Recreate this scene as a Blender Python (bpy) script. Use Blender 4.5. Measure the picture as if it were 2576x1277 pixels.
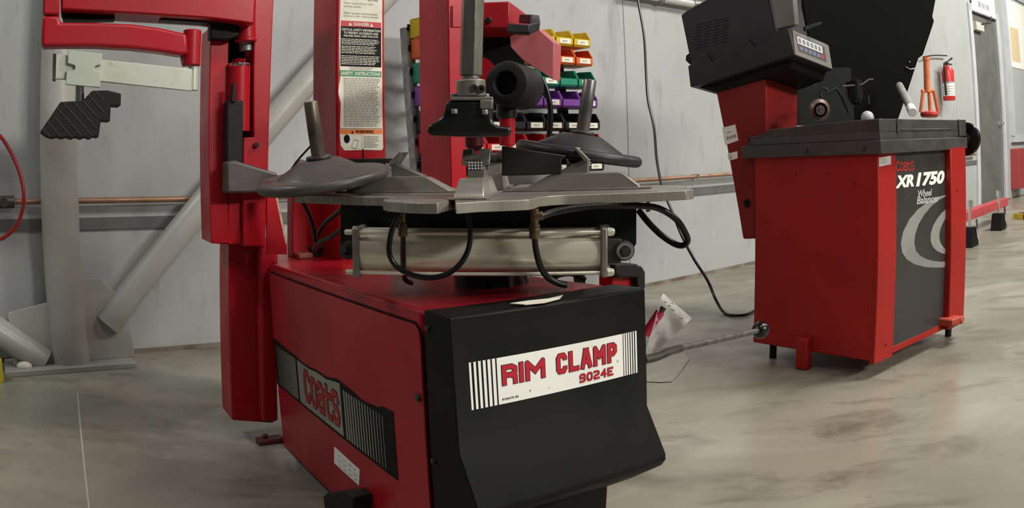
import bpy, bmesh, math, random
import numpy as np
from mathutils import Vector, Matrix
random.seed(7)
for o in list(bpy.data.objects): bpy.data.objects.remove(o)
SC = bpy.context.scene
COL = SC.collection

# ------------------------------------------------------------------ camera (wide phone lens with barrel curve)
FPX, KC, CX, CY, PITCH, ROLL, HC = 2050., 1.25e-7, 1288., 300., .0487, .0243, .9
cp, sp, cr, sr = math.cos(PITCH), math.sin(PITCH), math.cos(ROLL), math.sin(ROLL)
def cv(x, up, f): return Vector((x, cp*f - sp*up, sp*f + cp*up))
RIGHT, UP, FWD = cv(cr, -sr, 0), cv(sr, cr, 0), cv(0, 0, 1)
cd = bpy.data.cameras.new('camera'); cam = bpy.data.objects.new('camera', cd); COL.objects.link(cam); SC.camera = cam
cam.matrix_world = Matrix(((RIGHT.x, UP.x, -FWD.x, 0), (RIGHT.y, UP.y, -FWD.y, 0), (RIGHT.z, UP.z, -FWD.z, HC), (0, 0, 0, 1)))
cd.sensor_width = 36; cd.sensor_height = 36*1277/2576
cd.clip_start = .05; cd.clip_end = 200
_r = np.linspace(0, 1650, 400); _th = np.arctan(_r*(1 + KC*_r*_r)/FPX); _m = _r*36/2576
_k = np.linalg.lstsq(np.stack([_m, _m**2, _m**3, _m**4], 1), _th, rcond=None)[0]
cd.type = 'PANO'; cd.panorama_type = 'FISHEYE_LENS_POLYNOMIAL'; cd.fisheye_fov = math.radians(180)
cd.fisheye_polynomial_k0 = 0
cd.fisheye_polynomial_k1, cd.fisheye_polynomial_k2, cd.fisheye_polynomial_k3, cd.fisheye_polynomial_k4 = [-float(v) for v in _k]
cd.shift_y = -(638.5 - CY)/1277

# ------------------------------------------------------------------ light
SC.view_settings.view_transform = 'Standard'; SC.view_settings.look = 'None'
SC.view_settings.gamma = 1; SC.view_settings.use_curve_mapping = False
SC.view_settings.exposure = 0.0
W = bpy.data.worlds.new('world'); SC.world = W; W.use_nodes = True
W.node_tree.nodes['Background'].inputs[0].default_value = (.95, .97, 1, 1)
W.node_tree.nodes['Background'].inputs[1].default_value = .05
def area(name, loc, target, sx, sy, power, col=(1, .97, .9)):
    l = bpy.data.lights.new(name, 'AREA'); l.shape = 'RECTANGLE'; l.size = sx; l.size_y = sy; l.energy = power; l.color = col
    o = bpy.data.objects.new(name, l); COL.objects.link(o); o.location = loc
    o.rotation_euler = (Vector(target) - Vector(loc)).to_track_quat('-Z', 'Y').to_euler(); return o
area('ceiling_lamp_key', (6.2, -2.0, 4.0), (.8, 2.2, .5), 2.4, .5, 360)
area('ceiling_lamp_near', (.9, .3, 4.3), (.7, 1.4, 0), 2.4, .3, 42)
area('ceiling_lamp_over', (-3.3, 1.5, 4.0), (-1.3, 3.2, .6), 1.4, .2, 42, (.97, .98, 1))
area('ceiling_lamp_right', (3.7, 2.4, 4.8), (3.4, 4.0, 0), 2.4, .4, 240)
area('ceiling_lamp_left', (-3.6, -1.2, 4.0), (-.6, 2.6, .5), 2.0, .4, 8, (.92, .96, 1))
area('ceiling_lamp_far', (8.5, 6.5, 4.8), (8.0, 9.0, 0), 3.0, .6, 420)

# ------------------------------------------------------------------ measuring frames
O = Vector((0, 0, HC))
def ray(px, py):
    x = px - CX; y = py - CY; k = 1 + KC*(x*x + y*y); x *= k; y *= k
    x, y = cr*x - sr*y, sr*x + cr*y
    return Vector((x, cp*FPX + sp*y, sp*FPX - cp*y))/FPX
def hit(px, py, p0, n):
    d = ray(px, py); return O + d*((Vector(p0) - O).dot(n)/d.dot(n))
X, Y, Z = Vector((1, 0, 0)), Vector((0, 1, 0)), Vector((0, 0, 1))
A = .5842
F, S = Vector((math.cos(A), math.sin(A), 0)), Vector((-math.sin(A), math.cos(A), 0))   # changer: across / back
C0 = Vector((-.174, 1.442, 0))
def M(f, s, z): return C0 + F*f + S*s + Z*z
def MS(px, py, s): return hit(px, py, C0 + S*s, S)
def MF(px, py, f=0): return hit(px, py, C0 + F*f, F)
def ZP(px, py, z=0): return hit(px, py, (0, 0, z), Z)
def YP(px, py, y): return hit(px, py, (0, y, 0), Y)
G = .58
BF, BS = Vector((math.cos(G), math.sin(G), 0)), Vector((-math.sin(G), math.cos(G), 0))   # balancer: across / back
B0 = Vector((1.361, 2.759, 0))
def B(f, s, z): return B0 + BF*f + BS*s + Z*z
def BL(px, py, f=0): return hit(px, py, B0 + BF*f, BF)
def BR(px, py, s=0): return hit(px, py, B0 + BS*s, BS)
WD, WN, W0 = Vector((.8, .6, 0)), Vector((.6, -.8, 0)), Vector((0, 4.75, 0))                # wall: along / into the room
def WL(u, off, z): return W0 + WD*u + WN*off + Z*z
def WP(px, py, off=0): return hit(px, py, W0 + WN*off, WN)

# ------------------------------------------------------------------ materials
def lin(c): return tuple(((v/255)/12.92 if v/255 <= .04045 else ((v/255 + .055)/1.055)**2.4) for v in c)
def mat(name, col, rough=.5, metal=0, noise=0, nscale=6, col2=None, bump=0, bscale=60, stretch=None, spec=.5, trans=0, alpha=1, coat=0, detail=6, ramp=(.35, .65), speck=0):
    m = bpy.data.materials.new(name); m.use_nodes = True; nt = m.node_tree; N = nt.nodes; L = nt.links
    b = N['Principled BSDF']; b.inputs['Roughness'].default_value = rough; b.inputs['Metallic'].default_value = metal
    b.inputs['Specular IOR Level'].default_value = spec; b.inputs['Transmission Weight'].default_value = trans
    b.inputs['Alpha'].default_value = alpha; b.inputs['Coat Weight'].default_value = coat
    b.inputs['Base Color'].default_value = (*col, 1)
    tc = N.new('ShaderNodeTexCoord'); mp = N.new('ShaderNodeMapping'); L.new(tc.outputs['Object'], mp.inputs[0])
    if stretch: mp.inputs['Scale'].default_value = stretch
    if col2:
        n = N.new('ShaderNodeTexNoise'); n.inputs['Scale'].default_value = nscale; n.inputs['Detail'].default_value = detail
        L.new(mp.outputs[0], n.inputs[0]); r = N.new('ShaderNodeMapRange'); r.inputs[1].default_value, r.inputs[2].default_value = ramp
        L.new(n.outputs[0], r.inputs[0]); mx = N.new('ShaderNodeMix'); mx.data_type = 'RGBA'
        L.new(r.outputs[0], mx.inputs[0]); mx.inputs[6].default_value = (*col, 1); mx.inputs[7].default_value = (*col2, 1)
        out = mx.outputs[2]
        if speck:
            v = N.new('ShaderNodeTexNoise'); v.inputs['Scale'].default_value = 45; v.inputs['Detail'].default_value = 3; L.new(tc.outputs['Object'], v.inputs[0])
            r2 = N.new('ShaderNodeMapRange'); r2.inputs[1].default_value, r2.inputs[2].default_value = .66, .74; L.new(v.outputs[0], r2.inputs[0])
            m2 = N.new('ShaderNodeMix'); m2.data_type = 'RGBA'; sc_ = N.new('ShaderNodeMath'); sc_.operation = 'MULTIPLY'; sc_.inputs[1].default_value = speck
            L.new(r2.outputs[0], sc_.inputs[0]); L.new(sc_.outputs[0], m2.inputs[0]); L.new(out, m2.inputs[6]); m2.inputs[7].default_value = (.05, .045, .04, 1); out = m2.outputs[2]
        L.new(out, b.inputs['Base Color'])
        rr = N.new('ShaderNodeMapRange'); rr.inputs[3].default_value, rr.inputs[4].default_value = max(0, rough - .08), min(1, rough + .12)
        L.new(r.outputs[0], rr.inputs[0]); L.new(rr.outputs[0], b.inputs['Roughness'])
    if bump:
        n = N.new('ShaderNodeTexNoise'); n.inputs['Scale'].default_value = bscale; n.inputs['Detail'].default_value = 4
        L.new(mp.outputs[0], n.inputs[0]); bp = N.new('ShaderNodeBump'); bp.inputs['Strength'].default_value = bump; bp.inputs['Distance'].default_value = .002
        L.new(n.outputs[0], bp.inputs['Height']); L.new(bp.outputs[0], b.inputs['Normal'])
    return m
RED = mat('red_paint', (.44, .008, .018), .33, col2=(.34, .006, .014), nscale=3, bump=.04, bscale=400, coat=.05, speck=.25, spec=.35)
RED2 = mat('red_powder_paint', (.38, .014, .011), .45, col2=(.30, .010, .008), nscale=2.5, bump=.08, bscale=300, spec=.3, speck=.2)
PINK = mat('red_paint_sheen', (.50, .13, .14), .42, col2=(.43, .10, .11), nscale=5)  # red paint made paler: glancing light on arm_plate put into the colour
BLK = mat('black_paint', (.0055, .0055, .0053), .48, col2=(.010, .0095, .0085), nscale=5, spec=.14, bump=.05, bscale=500)
BLKG = mat('gloss_black', (.006, .006, .006), .2, col2=(.010, .010, .009), nscale=8, spec=.4)
PLAS = mat('charcoal_plastic', (.020, .020, .023), .42, col2=(.027, .026, .028), spec=.35, nscale=8, bump=.08, bscale=420)
RUB = mat('black_rubber', (.008, .008, .008), .55, col2=(.014, .013, .012), spec=.25, nscale=12, bump=.2, bscale=90)
HOSE = mat('hose_rubber', (.007, .007, .008), .28, spec=.35)
DUST = mat('dusty_grey_plastic', (.055, .048, .042), .40, col2=(.085, .075, .065), nscale=9, bump=.1, bscale=300)
STEEL = mat('worn_steel', (.50, .48, .43), .32, 1, col2=(.24, .22, .19), nscale=14, bump=.2, bscale=90, ramp=(.4, .75))
EDGE = mat('cut_steel', (.38, .355, .30), .42, .55, col2=(.22, .20, .165), nscale=7, bump=.15, bscale=40, stretch=(22, 22, 1.0), ramp=(.35, .8))
ALU = mat('polished_aluminium', (.78, .73, .61), .30, .35, col2=(.46, .41, .32), nscale=10, ramp=(.5, .8), bump=.1, bscale=60)
JAWM = mat('ground_steel', (.52, .49, .42), .30, .7, col2=(.33, .30, .245), nscale=12, ramp=(.4, .8), bump=.1, bscale=60)
CAST = mat('cast_grey', (.30, .285, .25), .36, .5, col2=(.19, .175, .15), nscale=18)
DKST = mat('dark_steel', (.11, .10, .09), .45, .8, col2=(.06, .055, .05), nscale=20)
GALV = mat('galvanised', (.42, .43, .42), .45, .8, col2=(.25, .26, .26), nscale=20)
BRASS = mat('dirty_brass', (.22, .16, .09), .4, .9, col2=(.10, .07, .04), nscale=30)
PALE = mat('pale_painted_steel', (.60, .62, .54), .38, .25, col2=(.46, .47, .38), nscale=9, speck=.2)
NOTE = mat('cream_paper', (.80, .77, .66), .7, col2=(.70, .66, .54), nscale=20)
WHT = mat('white_vinyl', (.93, .92, .86), .5)
DWHT = mat('dusty_silver_vinyl', (.34, .34, .27), .5, col2=(.27, .27, .22), nscale=6)
INK = mat('black_ink', (.006, .006, .007), .5, spec=.12)
INKR = mat('red_ink', (.50, .006, .022), .5)
INKB = mat('navy_ink', (.02, .03, .12), .5)
GRN = mat('green_ink', (.02, .22, .10), .5); ORG = mat('orange_ink', (.85, .23, .05), .5)
GREYI = mat('grey_ink', (.34, .33, .31), .5)
TXT = mat('grey_print', (.25, .24, .22), .6)
CHR = mat('chrome', (.8, .8, .8), .12, 1)
CREAMP = mat('copper_pipe', (.36, .20, .12), .4, .4, col2=(.28, .16, .10), nscale=8)
COLM = mat('grey_column_paint', (.40, .40, .365), .42, col2=(.31, .30, .265), nscale=3.5, bump=.15, bscale=30, ramp=(.45, .8), speck=.12)

# ------------------------------------------------------------------ mesh helpers
WLOC = {}
def link(name, me, parent=None, loc=Vector((0, 0, 0))):
    o = bpy.data.objects.new(name, me); COL.objects.link(o)
    WLOC[o.name] = Vector(loc)
    if parent is not None:
        o.parent = parent; o.location = Vector(loc) - WLOC[parent.name]
    else: o.location = loc
    return o
def tag(o, label=None, cat=None, group=None, kind=None):
    if label: o['label'] = label
    if cat: o['category'] = cat
    if group: o['group'] = group
    if kind: o['kind'] = kind
    return o
def thing(name, loc, label, cat, group=None):
    return tag(link(name, None, None, Vector(loc)), label, cat, group)
class MB:
    def __init__(s): s.v = []; s.f = []; s.mi = []; s.m = 0
    def add(s, vs, fs):
        n = len(s.v); s.v += [Vector(v) for v in vs]
        for f in fs: s.f.append([n + i for i in f]); s.mi.append(s.m)
        return s
    def mt(s, i): s.m = i; return s
    def prism(s, pts, d):
        n = len(pts); d = Vector(d); pts = [Vector(p) for p in pts]
        s.add(pts + [p + d for p in pts], [list(range(n)), list(range(2*n - 1, n - 1, -1))] + [[i, i + n, (i + 1) % n + n, (i + 1) % n] for i in range(n)])
        return s
    def box(s, o, a, b, c):
        o, a, b, c = map(Vector, (o, a, b, c)); return s.prism([o, o + a, o + a + b, o + b], c)
    def cyl(s, p0, p1, r0, r1=None, n=24, caps=True):
        r1 = r0 if r1 is None else r1; p0, p1 = Vector(p0), Vector(p1); ax = (p1 - p0).normalized()
        u = ax.orthogonal().normalized(); w = ax.cross(u); vs = []
        for p, r in ((p0, r0), (p1, r1)):
            for i in range(n):
                t = 2*math.pi*i/n; vs.append(p + (u*math.cos(t) + w*math.sin(t))*r)
        fs = [[i, (i + 1) % n, (i + 1) % n + n, i + n] for i in range(n)]
        if caps: fs += [list(range(n - 1, -1, -1)), list(range(n, 2*n))]
        return s.add(vs, fs)
    def lathe(s, prof, o, ax, n=40):
        o, ax = Vector(o), Vector(ax).normalized(); u = ax.orthogonal().normalized(); w = ax.cross(u); vs = []; fs = []
        for r, h in prof:
            for i in range(n):
                t = 2*math.pi*i/n; vs.append(o + ax*h + (u*math.cos(t) + w*math.sin(t))*max(r, 1e-5))
        for k in range(len(prof) - 1):
            for i in range(n): fs.append([k*n + i, k*n + (i + 1) % n, (k + 1)*n + (i + 1) % n, (k + 1)*n + i])
        return s.add(vs, fs)
    def tube(s, pts, r, n=10, sub=6, smooth=True, caps=True):
        P = [Vector(p) for p in pts]
        if smooth and len(P) > 2:
            Q = []
            E = [P[0]*2 - P[1]] + P + [P[-1]*2 - P[-2]]
            for i in range(1, len(E) - 2):
                for k in range(sub):
                    t = k/sub; a, b, c, d = E[i - 1], E[i], E[i + 1], E[i + 2]
                    Q.append(.5*((2*b) + (c - a)*t + (2*a - 5*b + 4*c - d)*t*t + (3*b - a - 3*c + d)*t**3))
            Q.append(P[-1]); P = Q
        vs = []; fs = []; T = (P[1] - P[0]).normalized(); u = T.orthogonal().normalized()
        for i, p in enumerate(P):
            T = ((P[min(i + 1, len(P) - 1)] - P[max(i - 1, 0)])).normalized()
            u = (u - T*u.dot(T)).normalized(); w = T.cross(u)
            for k in range(n):
                t = 2*math.pi*k/n; vs.append(p + (u*math.cos(t) + w*math.sin(t))*r)
        for i in range(len(P) - 1):
            for k in range(n): fs.append([i*n + k, i*n + (k + 1) % n, (i + 1)*n + (k + 1) % n, (i + 1)*n + k])
        if caps: fs += [list(range(n - 1, -1, -1)), list(range((len(P) - 1)*n, len(P)*n))]
        return s.add(vs, fs)
    def ball(s, c, r, n=20, sc=(1, 1, 1)):
        c = Vector(c); prof = []; vs = []; fs = []
        for j in range(n//2 + 1):
            t = math.pi*j/(n//2)
            for i in range(n):
                q = 2*math.pi*i/n; vs.append(c + Vector((math.sin(t)*math.cos(q)*r*sc[0], math.sin(t)*math.sin(q)*r*sc[1], math.cos(t)*r*sc[2])))
        for j in range(n//2):
            for i in range(n): fs.append([j*n + i, j*n + (i + 1) % n, (j + 1)*n + (i + 1) % n, (j + 1)*n + i])
        return s.add(vs, fs)
    def build(s, name, mats, parent=None, bevel=0, base=False, label=None, ang=35, seg=2):
        lo = Vector([min(v[i] for v in s.v) for i in range(3)]); hi = Vector([max(v[i] for v in s.v) for i in range(3)])
        c = (lo + hi)/2
        if base: c.z = lo.z
        me = bpy.data.meshes.new(name); me.from_pydata([tuple(v - c) for v in s.v], [], s.f)
        if not isinstance(mats, (list, tuple)): mats = [mats]
        for m in mats: me.materials.append(m)
        for p, i in zip(me.polygons, s.mi): p.material_index = i
        bm = bmesh.new(); bm.from_mesh(me); bmesh.ops.remove_doubles(bm, verts=bm.verts, dist=1e-6)
        bmesh.ops.recalc_face_normals(bm, faces=bm.faces); bm.to_mesh(me); bm.free()
        for p in me.polygons: p.use_smooth = True
        me.set_sharp_from_angle(angle=math.radians(ang))
        o = link(name, me, parent, c)
        if bevel:
            b = o.modifiers.new('bevel', 'BEVEL'); b.width = bevel; b.segments = seg; b.limit_method = 'ANGLE'; b.angle_limit = math.radians(40)
            b.harden_normals = False
        if label: o['label'] = label
        return o
def one(name, m, parent, bevel=0, label=None, **k):
    def f(fn): raise NotImplementedError
def text_faces(mb, s, o, r, u, w, h, bold=0, shear=0, lift=None, font_space=1.0, depth=.0003):
    """lettering fitted to a w x h box whose lower left corner is o (r, u: unit right / up)"""
    c = bpy.data.curves.new('t', 'FONT'); c.body = s; c.offset = bold; c.shear = shear; c.size = 1; c.resolution_u = 3; c.space_character = font_space
    t = bpy.data.objects.new('t', c); COL.objects.link(t); bpy.context.view_layer.update()
    me = bpy.data.meshes.new_from_object(t.evaluated_get(bpy.context.evaluated_depsgraph_get()))
    bpy.data.objects.remove(t); bpy.data.curves.remove(c)
    if not len(me.vertices): return
    xs = [v.co.x for v in me.vertices]; ys = [v.co.y for v in me.vertices]
    x0, x1, y0, y1 = min(xs), max(xs), min(ys), max(ys); n = r.cross(u).normalized(); lift = n*(depth if lift is None else lift)
    vs = [o + r*((v.co.x - x0)/(x1 - x0)*w) + u*((v.co.y - y0)/(y1 - y0)*h) + lift for v in me.vertices]
    mb.add(vs, [list(p.vertices) for p in me.polygons]); bpy.data.meshes.remove(me)
GL = {
'R': [[(0, 0), (0, 1), (.7, 1), (1, .86), (1, .62), (.7, .48), (0, .48)], [(.6, .48), (1, .34), (1, 0)]],
'I': [[(0, 0), (0, 1)]], 'M': [[(0, 0), (0, 1), (.5, .42), (1, 1), (1, 0)]],
'C': [[(1, .68), (1, .84), (.8, 1), (.2, 1), (0, .84), (0, .16), (.2, 0), (.8, 0), (1, .16), (1, .32)]],
'L': [[(0, 1), (0, 0), (1, 0)]], 'A': [[(0, 0), (.4, 1), (.6, 1), (1, 0)], [(.16, .30), (.84, .30)]],
'P': [[(0, 0), (0, 1), (.7, 1), (1, .86), (1, .56), (.7, .42), (0, .42)]],
'9': [[(1, .5), (0, .5), (0, .85), (.2, 1), (.8, 1), (1, .85), (1, .15), (.8, 0), (0, 0)]],
'0': [[(.25, 0), (0, .2), (0, .8), (.25, 1), (.75, 1), (1, .8), (1, .2), (.75, 0), (.25, 0)]],
'2': [[(0, 1), (.8, 1), (1, .85), (1, .6), (.8, .5), (.2, .45), (0, .32), (0, 0), (1, 0)]],
'4': [[(.8, 0), (.8, 1), (0, .32), (1, .32)]], 'E': [[(1, 1), (0, 1), (0, 0), (1, 0)], [(0, .5), (.9, .5)]],
'8': [[(.2, .5), (0, .35), (0, .12), (.2, 0), (.8, 0), (1, .12), (1, .35), (.8, .5), (.2, .5), (0, .65), (0, .88), (.2, 1), (.8, 1), (1, .88), (1, .65), (.8, .5)]],
'1': [[(.1, .72), (.65, 1), (.65, 0)]], '7': [[(0, 1), (1, 1), (.35, 0)]], '5': [[(1, 1), (.1, 1), (0, .52), (.6, .6), (.95, .45), (1, .2), (.75, 0), (.2, 0), (0, .15)]],
'X': [[(0, 0), (1, 1)], [(0, 1), (1, 0)]],
'c': [[(1, .74), (1, .82), (.75, 1), (.25, 1), (0, .8), (0, .2), (.25, 0), (.75, 0), (1, .18), (1, .26)]],
'o': [[(.25, 0), (0, .16), (0, .74), (.25, .9), (.75, .9), (1, .74), (1, .16), (.75, 0), (.25, 0)]],
'a': [[(0, .78), (.25, .92), (.75, .92), (1, .78), (1, 0)], [(1, .48), (.25, .48), (0, .36), (0, .12), (.25, 0), (1, 0)]],
't': [[(.3, 1), (.3, .2), (.5, 0), (1, 0)], [(-.1, .74), (1, .74)]],
's': [[(1, .80), (.8, 1), (.2, 1), (0, .84), (0, .66), (.2, .52), (.8, .48), (1, .34), (1, .16), (.8, 0), (.2, 0), (0, .20)]]}
def strokes(mb, s, o, r, u, w, h, sw, gap=.35, wide=None, shear=0, grow=0, lift=.001):
    """block lettering made of straight strokes, sw = stroke width; fills a w x h box"""
    wide = wide or {}; n = r.cross(u).normalized(); cw = [wide.get(c, 0 if c == 'I' else (.55 if c == ' ' else 1)) for c in s]
    ng = len(s) - 1; k = (w - shear*h - len(s)*sw)/(sum(cw) + gap*ng*0 + 1e-9) if False else 0
    cnt = [0]
    def up_(): cnt[0] += 1; return cnt[0]*2.5e-6
    g = gap*sw; k = (w - shear*h - len([c for c in s])*sw - g*ng)/sum(cw); x = 0; t = sw + grow*2
    for c, q in zip(s, cw):
        if c != ' ':
            for pl in GL[c]:
                P = [(x + sw/2 + px*k*q, sw/2 + py*(h - sw)) for px, py in pl]; P = [(a + shear*b_, b_) for a, b_ in P]; cl = P[0] == P[-1]
                for i in range(len(P) - 1):
                    (ax, ay), (bx, by) = P[i], P[i + 1]; l = math.hypot(bx - ax, by - ay); dx, dy = (bx - ax)/l, (by - ay)/l
                    def sq(j):
                        if cl and j in (0, len(P) - 1): a0, a1, a2 = P[-2], P[0], P[1]
                        elif 0 < j < len(P) - 1: a0, a1, a2 = P[j - 1], P[j], P[j + 1]
                        else:
                            e_, f_ = (pl[0], pl[1]) if j == 0 else (pl[-1], pl[-2]); vx, vy = abs(e_[0] - f_[0]), abs(e_[1] - f_[1])
                            return (e_[1] in (0, 1) and vy >= vx) or (e_[0] in (0, 1) and vx >= vy) or e_[0] < 0
                        v0 = Vector((a1[0] - a0[0], a1[1] - a0[1])).normalized(); v1 = Vector((a2[0] - a1[0], a2[1] - a1[1])).normalized(); return abs(v0.dot(v1)) < .3
                    e0 = (sw/2 + grow) if sq(i) else 0; e1 = (sw/2 + grow) if sq(i + 1) else 0
                    ax -= dx*e0; ay -= dy*e0; bx += dx*e1; by += dy*e1; nx, ny = -dy*t/2, dx*t/2
                    zz = lift + up_(); mb.add([o + r*a + u*b_ + n*zz for a, b_ in ((ax + nx, ay + ny), (ax - nx, ay - ny), (bx - nx, by - ny), (bx + nx, by + ny))], [[0, 1, 2, 3]])
                for a, b_ in P[(0 if cl else 1):-1]:
                    m_ = 8; zz = lift + up_(); mb.add([o + r*(a + t*.54*math.cos((i + .5)*2*math.pi/m_)) + u*(b_ + t*.54*math.sin((i + .5)*2*math.pi/m_)) + n*zz for i in range(m_)], [list(range(m_))])
        x += sw + k*q + g
def plate(mb, o, r, u, x0, x1, y0, y1, lift):
    n = r.cross(u).normalized(); o = o + n*lift
    mb.add([o + r*x0 + u*y0, o + r*x1 + u*y0, o + r*x1 + u*y1, o + r*x0 + u*y1], [[0, 1, 2, 3]])

# ================================================================== SETTING
def st(name, mb, m, **k): return tag(mb.build(name, m, **k), kind='structure')
def floor_mat():
    m = mat('polished_concrete', (.30, .283, .222), .32, col2=(.20, .187, .143), nscale=1.1, detail=9, ramp=(.4, .62), bump=.12, bscale=14)
    nt = m.node_tree; N = nt.nodes; L = nt.links; b = N['Principled BSDF']; src = b.inputs['Base Color'].links[0].from_socket
    tc = N.new('ShaderNodeTexCoord'); mp = N.new('ShaderNodeMapping'); mp.inputs['Scale'].default_value = (1, 1.9, 1); mp.inputs['Rotation'].default_value = (0, 0, .7); L.new(tc.outputs['Object'], mp.inputs[0])
    def layer(src, scale, lo, hi, colr, fac):
        n = N.new('ShaderNodeTexNoise'); n.inputs['Scale'].default_value = scale; n.inputs['Detail'].default_value = 7; n.inputs['Roughness'].default_value = .65; n.inputs['Distortion'].default_value = .6
        L.new(mp.outputs[0], n.inputs[0]); r = N.new('ShaderNodeMapRange'); r.inputs[1].default_value, r.inputs[2].default_value = lo, hi; r.inputs[4].default_value = fac; L.new(n.outputs[0], r.inputs[0])
        mx = N.new('ShaderNodeMix'); mx.data_type = 'RGBA'; L.new(r.outputs[0], mx.inputs[0]); L.new(src, mx.inputs[6]); mx.inputs[7].default_value = (*colr, 1); return mx.outputs[2]
    s = layer(src, .9, .5, .68, (.40, .385, .31), .8)
    s = layer(s, 2.6, .52, .70, (.11, .10, .07), .7)
    s = layer(s, 11, .62, .74, (.33, .30, .24), .45)
    L.new(s, b.inputs['Base Color']); return m
def wall_mat():
    m = mat('painted_wall_panel', (.41, .42, .415), .55, col2=(.345, .355, .35), nscale=1.6, detail=7, ramp=(.4, .75), bump=.1, bscale=20)
    nt = m.node_tree; N = nt.nodes; L = nt.links; b = N['Principled BSDF']; src = b.inputs['Base Color'].links[0].from_socket
    tc = N.new('ShaderNodeTexCoord'); mp = N.new('ShaderNodeMapping'); mp.inputs['Scale'].default_value = (4, 4, 1.2); L.new(tc.outputs['Object'], mp.inputs[0])
    n = N.new('ShaderNodeTexNoise'); n.inputs['Scale'].default_value = 3; n.inputs['Detail'].default_value = 6; n.inputs['Roughness'].default_value = .7; L.new(mp.outputs[0], n.inputs[0])
    r = N.new('ShaderNodeMapRange'); r.inputs[1].default_value, r.inputs[2].default_value, r.inputs[4].default_value = .56, .70, .6; L.new(n.outputs[0], r.inputs[0])
    mx = N.new('ShaderNodeMix'); mx.data_type = 'RGBA'; L.new(r.outputs[0], mx.inputs[0]); L.new(src, mx.inputs[6]); mx.inputs[7].default_value = (.27, .275, .27, 1); L.new(mx.outputs[2], b.inputs['Base Color']); return m
FLOOR, WALL = floor_mat(), wall_mat()
b = MB(); b.add([(-9, -4, 0), (22, -4, 0), (22, 22, 0), (-9, 22, 0), (-9, -4, -.1), (22, -4, -.1), (22, 22, -.1), (-9, 22, -.1)], [[0, 1, 2, 3], [7, 6, 5, 4], [0, 4, 5, 1], [1, 5, 6, 2], [2, 6, 7, 3], [3, 7, 4, 0]])
st('floor', b, FLOOR)
b = MB(); D0, D1, DT = 7.98, 9.17, 2.72    # doorway
for u0, u1, z0, z1 in ((-6, D0, 0, 4.6), (D0, D1, DT, 4.6), (D1, 18, 0, 4.6)):
    b.box(WL(u0, 0, z0), WD*(u1 - u0), -WN*.12, Z*(z1 - z0))
st('wall_back', b, WALL)
# dark channel under the copper pipe, seams and skirting
b = MB(); b.box(WL(-6, 0, .60), WD*13.9, WN*.012, Z*.055)
st('trim_1', b, mat('channel_grey', (.10, .10, .095), .55, col2=(.14, .14, .135), nscale=5))
b = MB(); b.box(WL(-6, 0, 0), WD*13.95, WN*.010, Z*.022); b.box(WL(D1 + .1, 0, 0), WD*8, WN*.01, Z*.022)
st('baseboard_back', b, mat('rusty_sill', (.13, .085, .055), .7, col2=(.26, .23, .19), nscale=7))
for i, u in enumerate((-1.2, .95, 3.4, 5.0)):
    b = MB(); b.box(WL(u, 0, .03), WD*.006, WN*.004, Z*4.4); st('trim_%d' % (i + 2), b, mat('seam_grey_%d' % i, (.30, .31, .31), .6))
b = MB(); P = [ZP(198, 1000), ZP(205, 1100), ZP(228, 1290)]
d = (P[2] - P[0]).normalized(); b.box(P[0] - d*.1 + Z*.0006, d*1.6, d.cross(Z)*.006, Z*.0008)
st('trim_6', b, mat('floor_joint', (.42, .40, .35), .7))
# doorway, frame, leaf
b = MB(); fm = mat('door_frame_paint', (.55, .57, .60), .45, col2=(.48, .50, .53), nscale=4)
for u0, u1, z0, z1 in ((D0 - .13, D0, 0, DT + .1), (D1, D1 + .13, 0, DT + .1), (D0 - .13, D1 + .13, DT, DT + .1)):
    b.box(WL(u0, -.02, z0), WD*(u1 - u0), WN*.05, Z*(z1 - z0))
st('trim_7', b, fm, bevel=.004)
door = link('door_1', None, None, WL((D0 + D1)/2, -.05, 0)); tag(door, kind='structure')
dm = mat('door_grey_paint', (.115, .115, .105), .5, col2=(.14, .14, .13), nscale=3)
b = MB(); b.box(WL(D0 + .005, -.07, .01), WD*(D1 - D0 - .01), WN*.045, Z*(DT - .02)); b.build('door_leaf', dm, door)
for z in (.35, 1.25, 2.3):
    b = MB(); b.cyl(WL(D0 + .01, -.02, z), WL(D0 + .01, -.02, z + .12), .014, n=10); b.build('hinge', DKST, door)
b = MB(); q = WL(D1 - .08, -.025, 1.16); b.cyl(q, q + WN*.03, .012, n=12); b.ball(q + WN*.05, .032); b.cyl(q, q + WN*.008, .035, n=20); b.build('door_knob', CHR, door)
b = MB(); b.box(WL(D0 + .12, -.025, 2.46), WD*.34, WN*.07, Z*.12); b.build('door_closer', mat('closer_paint', (.55, .54, .48), .4), door, bevel=.006)
b = MB(); b.tube([WL(D0 + .32, .045, 2.56), WL(D0 + .62, .10, 2.60), WL(D0 + .95, .02, 2.76)], .009, smooth=False); b.build('closer_arm', DKST, door)
# door sign
sg = MB(); plate(sg, WL(D0, .035, 0), WD, Z, .0, 1.0, DT + .02, DT + .42, 0); o_ = WL(D0, .035, 0)
sg = MB(); sg.box(WL(D0 + .02, .03, DT + .015), WD*1.1, WN*.006, Z*.4); sg.mt(1)
for k, (a, w_) in enumerate(((.30, .12), (.48, .08), (.60, .05), (.70, .10))):
    plate(sg, WL(D0, .0375, 0), WD, Z, a, a + w_, DT + .09, DT + .17, 0)
tag(sg.build('door_sign', [WHT, GREYI]), 'white sign with grey print above the grey door', 'sign')
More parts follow.
